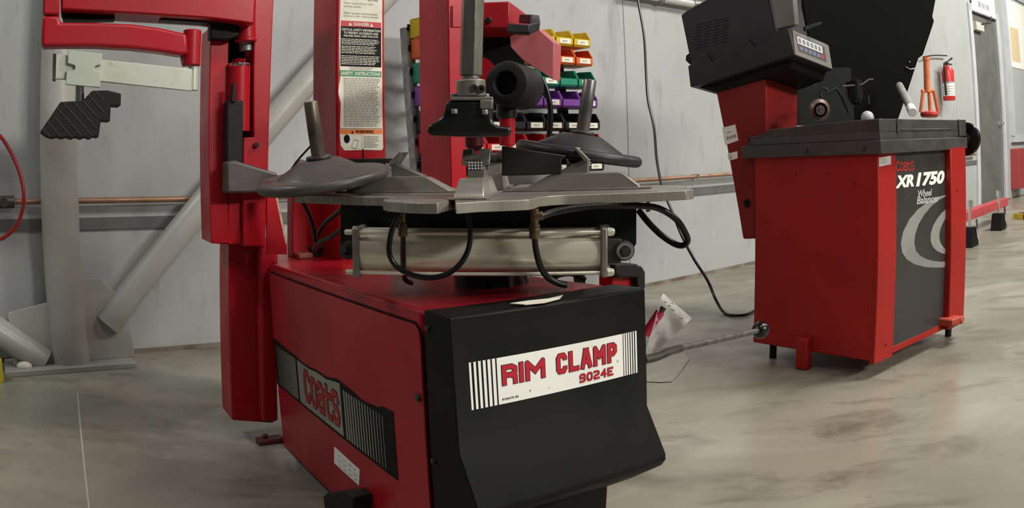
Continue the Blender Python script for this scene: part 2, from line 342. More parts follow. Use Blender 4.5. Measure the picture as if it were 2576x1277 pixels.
# window / board right of the door
wf = link('window_1', None, None, WL(10.6, 0, .95)); tag(wf, kind='structure')
b = MB()
for u0, u1, z0, z1 in ((9.62, 9.72, .95, 3.2), (12.3, 12.4, .95, 3.2), (9.62, 12.4, .87, .97), (9.62, 12.4, 3.2, 3.3)): b.box(WL(u0, 0, z0), WD*(u1 - u0), WN*.05, Z*(z1 - z0))
b.build('window_frame', fm, wf, bevel=.004)
b = MB(); b.box(WL(9.72, .005, .97), WD*2.58, WN*.01, Z*2.23); b.build('pane', mat('window_pane_grey', (.50, .52, .52), .2), wf)
b = MB(); b.box(WL(9.80, .02, 2.05), WD*1.9, WN*.004, Z*1.1); b.mt(1); b.box(WL(9.86, .0245, 2.15), WD*.5, WN*.001, Z*.55)
tag(b.build('wall_poster', [WHT, mat('tan_print', (.72, .58, .36), .6)]), 'white and tan paper poster in the window frame right of the door', 'poster')
b = MB(); b.box(WL(9.55, 0, .15), WD*.45, WN*.14, Z*.62); tag(b.build('electrical_box', mat('dull_red_box', (.35, .05, .05), .5), bevel=.006), 'small dull red box on the wall right of the door', 'box')

# ------------------------------------------------------------------ pipes on the wall
b = MB()
for u0, u1 in ((-4.5, 7.7),): b.tube([WL(u0, .045, .735), WL(u1, .045, .735)], .014, n=14, smooth=False)
for u in (-3.2, -1.3, 1.6, 3.6, 5.6): b.mt(1).box(WL(u, 0, .722), WD*.02, WN*.062, Z*.03)
tag(b.build('copper_pipe', [CREAMP, GALV]), 'thin tan copper pipe running low along the grey wall', 'pipe')
b = MB(); b.tube([WL(.9, .06, 1.985), WL(3.4, .06, 1.985)], .028, n=16, smooth=False); b.mt(1)
for u in (1.25, 1.62, 1.86, 2.6): b.cyl(WL(u, .06, 1.985), WL(u + .04, .06, 1.985), .036)
b.box(WL(.9, 0, 2.06), WD*2.5, WN*.05, Z*.05)
tag(b.build('wall_conduit', [mat('conduit_white', (.62, .62, .58), .3, .3), GALV]), 'pale pipe with couplings high on the wall above the cord', 'pipe')

# ------------------------------------------------------------------ steel column with braces
cc = WL(-2.60, .165, 0)
col = thing('steel_column', cc, 'grey round steel column with diagonal pipe braces at the left', 'column')
b = MB(); b.cyl(cc + Z*.02, cc + Z*4.5, .088, n=40); b.build('column_pipe', COLM, col, base=True)
b = MB(); b.box(cc - WD*.31 - WN*.13, WD*.60, WN*.25, Z*.024); b.build('base_plate', COLM, col, bevel=.003)
b = MB(); b.box(cc + WD*.075 - WN*.006 + Z*.024, WD*.03, WN*.012, Z*.36); 
gp = cc + WD*.07 + WN*.0
b = MB(); b.prism([gp + Z*.024, gp + WD*.235 + Z*.024, gp + WD*.222 + Z*.27, gp + WD*.10 + Z*.395, gp + Z*.395], WN*.012); b.build('gusset_plate', COLM, col, bevel=.002)
gp = cc - WD*.07
b = MB(); b.prism([gp + Z*.024, gp - WD*.20 + Z*.024, gp - WD*.20 + Z*.26, gp + Z*.30], WN*.012); b.build('gusset_plate', COLM, col, bevel=.002)
off = (cc - W0).dot(WN)
p0, p1 = WP(262, 822, off), WP(790, 186, off); d = (p1 - p0).normalized()
b = MB(); b.cyl(p0 + d*.02, p0 + d*3.0, .064, n=32); b.build('brace', COLM, col)
p0, p1 = WP(112, 908, off), WP(-60, 795, off); d = (p1 - p0).normalized()
b = MB(); b.cyl(p0, p0 + d*1.6, .062, n=32); b.build('brace', COLM, col)
b = MB(); b.ball(cc - WD*.22 + WN*.06 + Z*.03, .03, sc=(1.3, 1, .7)); tag(b.build('putty_lump', NOTE), 'pale lump of filler on the column base plate', 'debris')
# air hose at the left frame edge
b = MB(); b.tube([YP(x, y, 2.75) for x, y in ((-90, 330), (-40, 320), (0, 342), (32, 392), (54, 450), (60, 505), (48, 555), (22, 588), (-10, 602), (-80, 590))], .0085, n=12)
tag(b.build('air_hose', mat('red_hose', (.30, .012, .016), .35)), 'red air hose looping in at the left edge', 'hose')
b = MB(); q = WL(-2.86, .06, .735); b.cyl(q - WD*.05, q + WD*.05, .028); b.cyl(q, q + WN*.08, .02); b.build
tag(b.build('pipe_valve', DKST), 'small dark valve on the copper pipe behind the red hose', 'valve')
b = MB(); q = ZP(-16, 958); b.lathe([(0, 0), (.045, 0), (.045, .09), (.02, .12), (0, .12)], q, Z); tag(b.build('yellow_bottle', mat('yellow_plastic2', (.6, .5, .02), .4)), 'yellow object on the floor cut by the left edge', 'bottle')
# black power cord
b = MB(); pts = [(1600, -60), (1605, 0), (1620, 90), (1625, 180), (1630, 250), (1645, 320), (1652, 400), (1666, 470), (1690, 530), (1714, 590), (1745, 650), (1780, 705), (1800, 752)]
P = [YP(x, y, 5.15 - .75*(i/12)) for i, (x, y) in enumerate(pts)] + [ZP(1822, 786, .01), ZP(1850, 793, .01), ZP(1880, 790, .01), ZP(1910, 775, .01), ZP(1960, 760, .01)]
b.tube(P, .0085, n=10); tag(b.build('power_cord', HOSE), 'long black power cord hanging in front of the wall to the floor', 'cord')
b = MB(); b.tube([WP(x, y, .05) for x, y in ((790, 200), (758, 235), (752, 250))], .004, n=8)
tag(b.build('wall_cable', HOSE), 'short thin black cable across the diagonal brace', 'cable')

# ================================================================== TYRE CHANGER
BW = .437
tc = thing('tire_changer', M(.22, .5, 0), 'red tyre changer with black front and steel turntable', 'tire changer')
b = MB()
pf = [(0, .05), (0, .628), (1.0, .603), (1.0, .05)]
b.prism([M(0, s, z) for s, z in pf], F*BW); b.build('cabinet', RED, tc, bevel=.008, seg=3)
b = MB(); b.prism([M(.03, .06, .0), M(.03, .98, .0), M(.03, .98, .06), M(.03, .06, .06)], F*(BW - .06)); b.build('base_frame', BLK, tc)
pp = [(.985, .03), (-.002, .03)] + [(-.002 + .03*(1 - math.cos(t)), .598 - .03 + .03*math.sin(t)) for t in (0, .4, .8, 1.2, 1.57)] + [(.985, .577)]
b = MB(); b.prism([M(-.0025, s, z) for s, z in [(.992, .023), (-.006, .023)] + [(-.006 + .033*(1 - math.cos(t)), .602 - .033 + .033*math.sin(t)) for t in (0, .4, .8, 1.2, 1.57)] + [(.992, .581)]], F*.0035); b.build('panel_gap', INK, tc)
b = MB(); b.prism([M(-.006, s, z) for s, z in pp], F*.006); side = b.build('side_panel', RED, tc, bevel=.0015)
# decal on the side panel : (s grows to the left, so right = -S)
b = MB(); o = M(-.0065, 0, 0); R_ = -S
top = [(.985, .38), (.93, .378), (.84, .372), (.77, .371), (.73, .365), (.66, .366), (.60, .372), (.53, .371), (.45, .385), (.36, .380), (.29, .372), (.21, .380), (.19, .388), (.135, .391)]
b.prism([o + S*s + Z*z for s, z in [(.135, .232), (.985, .232)] + top], -F*.0006)
b.mt(1); b.prism([o - F*.0006 + S*s + Z*z for s, z in [(.435, .24), (.76, .24), (.76, .362), (.66, .360), (.60, .366), (.53, .365), (.45, .376), (.435, .378)]], -F*.0003)
for k in range(15):
    s = .415 - k*.0158; b.prism([o - F*.0006 + S*s_ + Z*z for s_, z in ((s, .24), (s - .0018 - .0072*(1 - k/15), .24), (s - .0018 - .0072*(1 - k/15), .366), (s, .366))], -F*.0003)
for k in range(13):
    s = .778 + k*.0148; b.prism([o - F*.0006 + S*s_ + Z*z for s_, z in ((s, .24), (s + .0018 + .0072*(1 - k/13), .24), (s + .0018 + .0072*(1 - k/13), .362 - k*.0002), (s, .362))], -F*.0003)
b.mt(2); strokes(b, 'coats', M(-.0075, .712, .258), R_, Z, .262, .092, .0150, .28, grow=.0024, lift=.0004)
b.mt(3); strokes(b, 'coats', M(-.0075, .712, .258), R_, Z, .262, .092, .0150, .28, lift=.0008)
b.build('side_decal', [INK, DWHT, INK, mat('decal_red', (.42, .015, .02), .5)], side)
b = MB(); b.prism([M(-.0064, s, z) for s, z in ((.512, .187), (.525, .136), (.363, .133), (.350, .181))], -F*.0005); b.mt(1)
for k in range(3):
    for q in range(4): b.box(M(-.0072, .49 - q*.034, .170 - k*.014), -S*(.012 + .012*random.random()), Z*.002, -F*.0002)
b.build('inspection_label', [WHT, TXT], side)
b = MB(); q = M(-.006, .012, .455); b.cyl(q, q - F*.006, .008, n=12); b.build('screw', DKST, side)
# black front cover
b = MB()
cov = [(-.02, .2), (-.02, .632), (-.113, .634), (-.116, .631), (-.127, .382), (-.186, .287), (-.187, .273), (-.176, .258), (-.085, .2)]
b.prism([M(-.004, s, z) for s, z in cov], F*(BW + .008)); fc = b.build('front_cover', BLK, tc, bevel=.0025)
b = MB(); b.prism([M(.0, s, z) for s, z in ((-.02, .03), (-.02, .21), (-.07, .21), (-.06, .03))], F*.385); b.build('kick_panel', BLK, tc, bevel=.003)
for z, s in ((.60, -.035), (.20, -.05), (.335, -.03)):
    b = MB(); q = M(-.004, s, z); b.cyl(q, q - F*.005, .006, n=12); b.build('screw', DKST, fc)
# nameplate
P00, P10, P11, P01 = [MS(x, y, -.1225) for x, y in ((1185, 1028), (1605, 938), (1600, 833), (1181, 912))]
q = lambda p: ((p - C0).dot(F), p.z)
f0 = (q(P00)[0] + q(P01)[0])/2; f1 = (q(P10)[0] + q(P11)[0])/2; z0 = (q(P00)[1] + q(P10)[1])/2; z1 = (q(P01)[1] + q(P11)[1])/2
NPW, NPH = f1 - f0, z1 - z0
sl = Vector((0, 0, 1))*1.0 - (-S)*((.011)/.249); sl = (Z + S*(.011/.249)).normalized()
s0 = -.116 - .011*(.631 - z0)/.249
o = M(f0, s0, z0) - S*.0004
b = MB(); plate(b, o, F, sl, 0, NPW, 0, NPH, .0003)
b.mt(1)
for k in range(6):
    wk = .0045 - k*.00035
    plate(b, o, F, sl, .0045 + k*.0098 + .0, .0045 + k*.0098 + wk, 0, NPH, .0006)
    plate(b, o, F, sl, NPW - .0045 - k*.0062 - wk*.6, NPW - .0045 - k*.0062, 0, NPH, .0006)
def np_text(s_, x, y, w, h, sw, gr, wide=None, gap=.55):
    b.mt(2); strokes(b, s_, o + F*x + sl*y, F, sl, w, h, sw, gap, wide, grow=gr, lift=.0009)
    b.mt(3); strokes(b, s_, o + F*x + sl*y, F, sl, w, h, sw, gap, wide, lift=.0013)
np_text('RIM', NPW*.170, NPH*.395, NPW*.242, NPH*.43, NPH*.098, .0011, {'M': 1.45, 'R': 1.0})
np_text('CLAMP', NPW*.480, NPH*.395, NPW*.380, NPH*.45, NPH*.098, .0011, {'M': 1.45, 'A': 1.2, 'C': 1.05})
np_text('9024E', NPW*.618, NPH*.09, NPW*.215, NPH*.20, NPH*.043, .0005, gap=.8)
b.mt(1); text_faces(b, '8184270 00', o + F*NPW*.165 + sl*NPH*.075, F, sl, NPW*.09, NPH*.05, bold=.01, lift=.0009)
b.mt(4); b_o = o + F*NPW*.862 + sl*NPH*.36
text_faces(b, 'R', b_o, F, sl, .004, .005, bold=.0, lift=.0009)
b.mt(1)
for x, y, r in ((.32, .15, .0018), (.43, .13, .0013), (.07, .60, .0012), (.70, .86, .001)): plate(b, o, F, sl, NPW*x, NPW*x + r, NPH*y, NPH*y + r*1.6, .0009)
b.build('nameplate', [WHT, INK, INK, INKR, GREYI], fc)
# paper curled on the cover's rear top edge
b = MB(); q0, q1 = M(.18, -.035, .6355), M(.31, -.02, .6355)
b.prism([ZP(x, y, .637) for x, y in ((1283, 764), (1330, 757), (1380, 752), (1416, 743), (1408, 752), (1370, 762), (1320, 767))], Z*.0015)
tag(b.build('paper_strip', NOTE), 'torn tan paper strip lying on the black front cover edge', 'paper')

# ---- hub, turntable
ZT = .829; TC = Vector((-.055, 1.80, 0)); TH = .0185
b = MB(); b.lathe([(0, .61), (.084, .61), (.084, .70), (.062, .715), (.062, .811), (0, .811)], TC, Z); b.build('hub', BLKG, tc)
chain = [(740, 488.5), (800, 491), (900, 494), (997, 495.6), (966, 500.5), (963, 503), (972, 506), (1010, 508.5), (1046, 510), (1100, 510.5), (1143, 500), (1147, 510.5), (1204, 506.5), (1260, 504.5), (1300, 503), (1330, 501.5), (1345, 499), (1357, 495), (1390, 492), (1432, 490), (1534, 487), (1640, 483), (1725, 479), (1745, 476.5)]
ch = [ZP(x, y, ZT) for x, y in chain]
cx_ = Vector((TC.x, TC.y, ZT)); rf = [cx_*2 - p for p in ch if True]
b = MB(); b.prism(ch + rf, -Z*TH); tt = b.build('turntable', [EDGE], tc, bevel=.0012)
tt.data.materials.append(CAST)
for p in tt.data.polygons:
    if p.normal.z > .9: p.material_index = 1
# jaws
def jaw(ang):
    er = Vector((math.cos(ang), math.sin(ang), 0)); et = Vector((-er.y, er.x, 0)); o = Vector((TC.x, TC.y, ZT))
    def prof(pts, w0, w1=None, mb=None):
        w1 = w1 or w0; n = len(pts); A_ = []; 
        for sg_ in (-1, 1):
            for r, z in pts:
                w = w0 + (w1 - w0)*(z/.09); A_.append(o + er*r + Z*z + et*sg_*w/2)
        mb.add(A_, [list(range(n)), list(range(2*n - 1, n - 1, -1))] + [[i, i + n, (i + 1) % n + n, (i + 1) % n] for i in range(n)])
    b = MB(); b.box(o + er*.03 - et*.036, er*.33, et*.072, Z*.004)
    b.build('jaw_slide', CAST, tt, bevel=.001)
    b = MB(); prof([(.335, .002), (.332, .008), (.298, .035), (.288, .037), (.150, .037), (.138, .034), (.082, .004), (.082, .001)], .056, .030, b)
    b.build('jaw_cover', JAWM, tt, bevel=.011, seg=6)
    b = MB()
    prof([(.223, .036), (.224, .066), (.217, .067), (.150, .039), (.150, .036)], .036, .030, b)
    for x0, x1, zt_ in ((-.0275, -.0065, .093), (-.0066, .0066, .085), (.0065, .0275, .093)):
        kz = (zt_ - .066)/.027; prof_ = [(.225, .060), (.225, .068), (.225 - .024*kz, zt_), (.217 - .023*kz, zt_ - .001), (.216, .063)]
        b.prism([o + er*r + et*x0 + Z*z for r, z in prof_], et*(x1 - x0))
    b.build('jaw_clamp', CAST, tt, bevel=.0018)
    b = MB()
    for i in range(5):
        for j in range(3): b.ball(o + er*.2250 + et*(-.012 + i*.006) + Z*(.0545 + j*.0055), .0021, n=8)
    b.box(o + er*.2245 - et*.016 + Z*.0715, et*.032, er*.002, Z*.002)
    b.build('grip_teeth', CHR, tt)
for a_ in (-94.5, 87, -12, 168): jaw(math.radians(a_))
# under-table bracket plate, cylinder
b = MB(); b.prism([YP(x, y, 1.70) for x, y in ((856, 505), (1601, 498), (1601, 612), (1590, 630), (1568, 642), (1545, 638), (1500, 600), (950, 600), (905, 645), (872, 647), (856, 640))], Y*.01); b.build('bracket_plate', BLKG, tc, bevel=.001)
CYY = 1.58; c0, c1 = YP(905, 629, CYY), YP(1512, 629, CYY); ax = (c1 - c0).normalized(); uu = (Z - ax*Z.dot(ax)).normalized(); vv = ax.cross(uu)
b = MB(); b.cyl(c0, c1, .0435, n=48); cyl = b.build('clamp_cylinder', ALU, tc)
for p in (c0 - ax*.006, c1 - ax*.006):
    b = MB(); b.box(p - uu*.049 - vv*.049, ax*.014, uu*.098, vv*.098); b.build('end_plate', CAST, cyl, bevel=.004)
for a_, c_ in ((1, 1), (1, -1), (-1, 1), (-1, -1)):
    q = uu*.0395*a_ + vv*.0395*c_
    b = MB(); b.cyl(c0 + q - ax*.022, c1 + q + ax*.022, .0038, n=12)
    b.cyl(c1 + q + ax*.008, c1 + q + ax*.017, .009, n=6); b.cyl(c1 + q + ax*.017, c1 + q + ax*.021, .0075, n=16); b.cyl(c0 + q - ax*.02, c0 + q - ax*.007, .006, n=6); b.build('tie_rod', ALU, cyl)
b = MB(); b.box(c1 + ax*.008 - uu*.024 - vv*.02, ax*.03, uu*.048, vv*.04); b.cyl(c1 + ax*.044 + Y*.02, c1 + ax*.044 - Y*.025, .020, n=24); b.build('rod_clevis', DKST, cyl, bevel=.002)
b = MB(); q = c1 + ax*.044; b.lathe([(.0115, .024), (.0115, .030), (.0165, .030), (.0165, .024)], q, -Y, n=32); b.lathe([(0, .0255), (.0115, .0255)], q, -Y, n=32); b.mt(1); b.lathe([(.0095, .025), (.0095, .033), (.0065, .033), (.0065, .037), (0, .037)], q, -Y, n=24)
b.build('pivot_bolt', [GALV, DKST], cyl, ang=25)
b = MB(); q = c0 - ax*.022
b.lathe([(.010, -.014), (.018, -.014), (.018, .014), (.010, .014), (.010, -.014)], q, Y, n=24); b.build('rod_eye', DKST, cyl)
# air lines
def hose(pts, r, y0, y1=None, name='air_line', m=HOSE):
    y1 = y0 if y1 is None else y1; n = len(pts) - 1
    b = MB(); b.tube([YP(x, y, y0 + (y1 - y0)*i/n) for i, (x, y) in enumerate(pts)], r, n=12); return b.build(name, m, tc)
hose(((1012, 530), (992, 562), (981, 600), (980, 640), (1000, 672), (1040, 692), (1088, 698), (1130, 686), (1162, 658), (1180, 620), (1183, 575), (1176, 530)), .0052, 1.47)
hose(((1013, 560), (1014, 610), (1014, 660), (1018, 700), (1035, 712)), .0052, 1.49, 1.58)
b = MB(); b.cyl(YP(1013, 535, 1.49), YP(1013, 565, 1.49), .006); b.cyl(YP(1013, 562, 1.49), YP(1013, 594, 1.49), .0088, n=16); b.cyl(YP(1013, 570, 1.49), YP(1013, 577, 1.49), .0095, n=16); b.build('hose_fitting', BRASS, tc, bevel=.0008)
b = MB(); b.cyl(YP(1345, 525, 1.50), YP(1345, 570, 1.50), .008); b.cyl(YP(1345, 564, 1.50), YP(1345, 600, 1.50), .0102, n=18); b.cyl(YP(1345, 575, 1.5), YP(1345, 582, 1.5), .011, n=18); b.cyl(YP(1345, 545, 1.50), YP(1366, 541, 1.50), .0085); b.build('hose_fitting', BRASS, tc, bevel=.0008)
hose(((1345, 590), (1348, 625), (1358, 665), (1376, 695), (1404, 712), (1424, 717)), .0062, 1.50, 1.54)
hose(((1358, 544), (1390, 534), (1440, 524), (1500, 518), (1560, 516), (1620, 518), (1660, 525), (1700, 550), (1722, 582), (1730, 605), (1718, 617), (1695, 612), (1660, 588), (1630, 558), (1606, 528)), .0066, 1.50, 1.66)
hose(((762, 506), (778, 540), (790, 580), (795, 625)), .006, 1.78, 1.95)
hose(((880, 508), (850, 535), (815, 565), (796, 600)), .006, 1.78, 1.95)
hose(((900, 545), (862, 575), (828, 598), (800, 612), (790, 628)), .006, 1.74, 1.95)
hose(((1390, 700), (1410, 690), (1440, 688), (1470, 702)), .006, 1.60, 1.66)
b = MB(); q = ZP(795, 645, .60); b.cyl(q, q + Z*.03, .018, n=16)
for t in range(4): b.cyl(q + Vector((math.cos(t*1.57 + .5)*.014, math.sin(t*1.57 + .5)*.014, .02)), q + Vector((math.cos(t*1.57 + .5)*.024, math.sin(t*1.57 + .5)*.024, .035)), .005, n=6)
b.build('hose_manifold', DKST, tc, bevel=.001)
b = MB(); q = ZP(752, 652, .60); b.box(q, F*.05, S*.05, Z*.018); b.build('mounting_tab', mat('rust_red', (.28, .07, .05), .5), tc, bevel=.004)
b = MB(); q = YP(1630, 505, 1.62); b.cyl(q + Z*.01, q - Z*.022, .0045, n=10); b.build('stop_pin', CAST, tc)
b = MB(); q = YP(1628, 618, 1.6)
# rear right bumper
b = MB(); b.prism([MS(x, y, .13) for x, y in ((1547, 668), (1560, 662), (1606, 664), (1606, 698), (1560, 698), (1547, 692))], S*.06); b.prism([MS(x, y, .13) for x, y in ((1600, 666), (1616, 670), (1624, 684), (1624, 726), (1604, 726))], S*.09); b.build('side_bumper', RUB, tc, bevel=.004)
b = MB(); b.prism([MS(x, y, .15) for x, y in ((1540, 696), (1606, 692), (1606, 735), (1540, 735))], S*.05); b.build('bumper_bracket', RED, tc, bevel=.002)

# ---- left column of the changer
b = MB(); b.prism([MS(x, y, 1.12) for x, y in ((576, 590), (690, 600), (690, 1064), (584, 1057))], S*.14); b.build('support_post', RED, tc, bevel=.006)
b = MB(); b.prism([MS(x, y, 1.115) for x, y in ((643, 600), (690, 600), (690, 1050), (650, 1050))], -S*.05); b.build('post_web', RED, tc, bevel=.012, seg=4)
b = MB(); b.prism([MS(x, y, 1.07) for x, y in ((531, 66), (577, 66), (577, 612), (531, 612))], S*.15); b.prism([MS(x, y, 1.07) for x, y in ((577, 404), (630, 404), (630, 612), (577, 612))], S*.15)
hs = b.build('arm_housing', RED, tc, bevel=.003)
b = MB(); b.prism([MS(x, y, 1.16) for x, y in ((575, 66), (648, 66), (648, 410), (575, 410))], S*.02); b.build('slide_recess', INK, tc)
b = MB(); b.prism([MS(x, y, 1.05) for x, y in ((643, -70), (693, -70), (681, 200), (675, 420), (668, 620), (612, 620), (612, 345), (639, 345))], S*.18); b.build('slide_column', RED, tc, bevel=.004)
b = MB(); b.cyl(MS(646, 364, 1.05), MS(646, 364, 1.035), .008, n=14); b.build('pivot_pin', DKST, tc, bevel=.001)
def scyl(x0, y0, x1, y1, s, r, name, m, **k):
    b = MB(); b.cyl(MS(x0, y0, s), MS(x1, y1, s), r, n=28); return b.build(name, m, tc, **k)
scyl(616, -60, 619, 97, 1.06, .031, 'upper_sleeve', RED, bevel=.002)
scyl(619, 96, 619, 106, 1.06, .034, 'sleeve_collar', RED, bevel=.003)
scyl(619, 106, 620, 128, 1.08, .022, 'slide_rod', GALV)
scyl(610, 150, 610, 330, 1.13, .034, 'inner_sleeve', RED)
scyl(602, 168, 600, 330, 1.06, .035, 'lower_sleeve', RED, bevel=.001)
scyl(602, 160, 602, 168, 1.06, .036, 'sleeve_ring', CHR, bevel=.002)
b = MB(); b.prism([MS(x, y, 1.01) for x, y in ((572, 252), (613, 252), (611, 420), (571, 420))], S*.05); b.build('guide_bar', RUB, tc, bevel=.004)
b = MB(); b.prism([MS(x, y, 1.0) for x, y in ((586, 208), (594, 208), (594, 256), (582, 256))], S*.02); b.build('latch_pin', RUB, tc, bevel=.002)
# breaker blade arm
aL = [MS(x, y, .99) for x, y in ((570, 404), (590, 402), (690, 433), (700, 440))]
b = MB(); b.prism([MS(x, y, .98) for x, y in ((570, 406), (592, 403), (700, 436), (700, 478), (628, 486), (570, 486))], S*.07); b.build('lower_disc_arm', DUST, tc, bevel=.008, seg=3)
# chipped gusset
b = MB(); b.prism([MS(x, y, .95) for x, y in ((672, 478), (693, 480), (722, 612), (722, 640), (672, 640))], S*.012); b.mt(1); b.prism([MS(x, y, .949) for x, y in ((690, 480), (695, 480), (724, 614), (718, 614))], S*.014)
b.build('gusset', [RED, mat('chipped_edge', (.75, .66, .52), .4, .2, col2=(.5, .16, .06), nscale=40)], tc)
# upper arm with swing arm, slide bar and press foot
US = .97
b = MB(); b.prism([MS(x, y, US) for x, y in ((154, -70), (646, -70), (640, 60), (600, 54), (520, 45), (380, 36), (155, 23))], S*.15); b.build('upper_arm', RED, tc, bevel=.005)
b = MB(); b.prism([MS(x, y, US - .01) for x, y in ((110, -70), (152, -70), (150, 36), (108, 36))], S*.13); b.build('arm_end_block', RED, tc, bevel=.006)
b = MB(); b.prism([MS(x, y, US + .05) for x, y in ((154, 24), (289, 36), (289, 49), (160, 52))], S*.05); b.prism([MS(x, y, US + .05) for x, y in ((405, 36), (600, 50), (600, 62), (405, 50))], S*.05); b.build('arm_underside_shade', BLK, tc)  # black strips added as the shade under the upper arm
b = MB(); b.prism([MS(x, y, US + .06) for x, y in ((530, 45), (602, 54), (604, 90), (575, 100), (530, 98))], S*.05); b.build('arm_pivot_block', BLK, tc, bevel=.004)
b = MB(); b.prism([MS(x, y, US - .01) for x, y in ((107, 39), (150, 39), (152, 56), (240, 56), (330, 60), (400, 69), (470, 84), (474, 136), (455, 138), (400, 129), (330, 121), (240, 116), (150, 116), (104, 117))], S*.07); b.build('swing_arm', RED, tc, bevel=.012, seg=4)
b = MB(); b.cyl(MS(484, 76, US + .02), MS(481, 166, US + .02), .0275, n=32); b.prism([MS(x, y, US + .02) for x, y in ((455, 135), (470, 132), (470, 166), (461, 165))], S*.03); b.build('knuckle', RED, tc, bevel=.004)
b = MB(); b.cyl(MS(487, 160, US + .02), MS(486, 228, US + .02), .0145, n=24); b.prism([MS(x, y, US) for x, y in ((134, 134), (255, 149), (482, 173), (482, 229), (255, 205), (134, 198))], S*.016); b.build('slide_bar', PALE, tc, bevel=.002)
b = MB(); b.prism([MS(x, y, US) for x, y in ((133, 134), (142, 135), (140, 200), (132, 198))], S*.06); b.build('bar_end_plate', DKST, tc)
b = MB(); b.prism([MS(x, y, US - .014) for x, y in ((172, 126), (257, 135), (255, 163), (244, 164), (237, 169), (238, 176), (254, 180), (252, 220), (165, 212), (168, 177), (184, 177), (190, 171), (188, 164), (178, 161), (170, 158))], S*.014); b.prism([MS(x, y, US + .016) for x, y in ((175, 130), (252, 138), (250, 216), (170, 208))], S*.014); b.build('slider_block', mat('sage_painted_steel', (.50, .55, .46), .4, .1, col2=(.42, .46, .38), nscale=9), tc, bevel=.0015)
b = MB(); b.cyl(MS(201, 208, US + .01), MS(200, 258, US + .01), .0135, n=20); b.build('foot_spindle', CHR, tc)
foot = [(100, 333), (128, 292), (152, 256), (208, 253), (232, 228), (271, 227), (305, 235), (304, 266), (279, 264), (277, 305), (254, 303), (248, 346), (236, 344), (226, 350), (214, 345), (203, 350), (190, 345), (178, 350), (166, 345), (154, 349), (142, 345), (128, 348), (114, 343)]
b = MB(); b.prism([MS(x, y, US - .03) for x, y in foot], S*.09); pfoot = b.build('press_foot', RUB, tc, bevel=.003)
def inside(x, y, P):
    c = False
    for i in range(len(P)):
        x1, y1 = P[i]; x2, y2 = P[i - 1]
        if (y1 > y) != (y2 > y) and x < (x2 - x1)*(y - y1)/(y2 - y1) + x1: c = not c
    return c
b = MB()
for k in range(-3, 12):
    for dx, dy, x0, y0 in ((-.62, .78, 150 + k*27, 215), (.66, .75, 40 + k*27, 215)):
        run = []
        for t in range(0, 190, 4):
            x, y = x0 + dx*t, y0 + dy*t
            ok = inside(x, y, foot) and inside(x + dx*4, y + dy*4, foot) and x < 262
            if ok: run.append((x, y))
            if (not ok or t > 184) and len(run) > 2:
                a_, c_ = MS(*run[0], US - .030), MS(*run[-1], US - .030); b.tube([a_, c_], .0022, n=6, smooth=False); run = []
            elif not ok: run = []
b.build('tread_ribs', mat('rubber_rib', (.022, .021, .02), .5, spec=.3), pfoot)

# ---- centre column
def mbox(name, f0, f1, s0, s1, z0, z1, m, bevel=.004):
    b = MB(); b.box(M(f0, s0, z0), F*(f1 - f0), S*(s1 - s0), Z*(z1 - z0)); return b.build(name, m, tc, bevel=bevel)
ct = mbox('decal_column', .222, .385, .97, 1.19, .59, 2.1, RED, .006)
mbox('rear_deck', .03, BW, 1.0, 1.24, .40, .600, RED, .004)
b = MB(); b.prism([MS(x, y, 1.14) for x, y in ((736, 486), (828, 486), (828, 650), (736, 648))], S*.06); b.build('column_base', RED, tc, bevel=.004)
mbox('disc_arm_bracket', .225, .40, .93, .97, .895, .91, BLK, .002)
b = MB(); b.box(M(.305, .9695, .91), F*.004, -S*.0006, Z*.03); b.build('slot', INK, ct)
def zc(y): return MS(905, y, .97).z
df0, df1 = [(MS(x, 190, .97) - C0).dot(F) for x in (853, 961)]
b = MB(); o = M(df0, .9694, 0); w = df1 - df0; n_ = 0
def dpl(mi, x0, x1, ya, yb, l=.0006): b.mt(mi); plate(b, o, F, Z, x0*w, x1*w, zc(yb), zc(ya), l)
b.mt(0); b.prism([o + F*(w*x) + Z*zc(y) for x, y in ((.02, -60), (1, -60), (1.0, 372), (.97, 378), (.5, 377), (.10, 378), (.02, 366), (.0, 340), (.03, 260), (-.02, 235), (-.01, 215), (.02, 200), (.0, 100))], -S*.0004)
dpl(1, .03, .98, 54, 68); dpl(2, .03, .98, 68, 168); dpl(3, .01, .98, 178, 193); dpl(4, .01, .99, 325, 337); dpl(2, .01, .99, 323, 324); dpl(2, .5, .506, 338, 376)
def dtx(mi, s, x0, x1, ya, yb, bold=.01): b.mt(mi); text_faces(b, s, o + F*(w*x0) + Z*zc(yb), F, Z, w*(x1 - x0), zc(ya) - zc(yb), bold=bold, lift=.001)
dtx(0, 'DANGER', .33, .70, 57, 65, .03); dtx(0, 'SAFETY  INSTRUCTIONS', .04, .95, 181, 190, .03); dtx(2, 'WARNING', .36, .78, 327, 335, .03)
for x in (.25, .75): b.mt(0); b.add([o - S*.001 + F*w*(x - .04) + Z*zc(66), o - S*.001 + F*w*(x + .04) + Z*zc(66), o - S*.001 + F*w*x + Z*zc(57)], [[0, 1, 2]])
b.mt(2); b.add([o - S*.001 + F*w*.26 + Z*zc(335), o - S*.001 + F*w*.32 + Z*zc(335), o - S*.001 + F*w*.29 + Z*zc(328)], [[0, 1, 2]])
dtx(0, 'CRITICAL SAFETY INFORMATION', .05, .96, 73, 79, .02); dtx(0, 'TO PREVENT ACCIDENTS AND', .10, .91, 81, 87, .02); dtx(0, 'INJURIES READ AND FOLLOW', .10, .91, 89, 95, .02)
def lines(mi, ya, yb, step, x0, x1):
    y = ya
    while y < yb:
        x = x0; e = x1 - random.random()*.12
        while x < e:
            l = .03 + random.random()*.07; dpl(mi, x, min(e, x + l), y, y + step*.42, .001); x += l + .014
        y += step
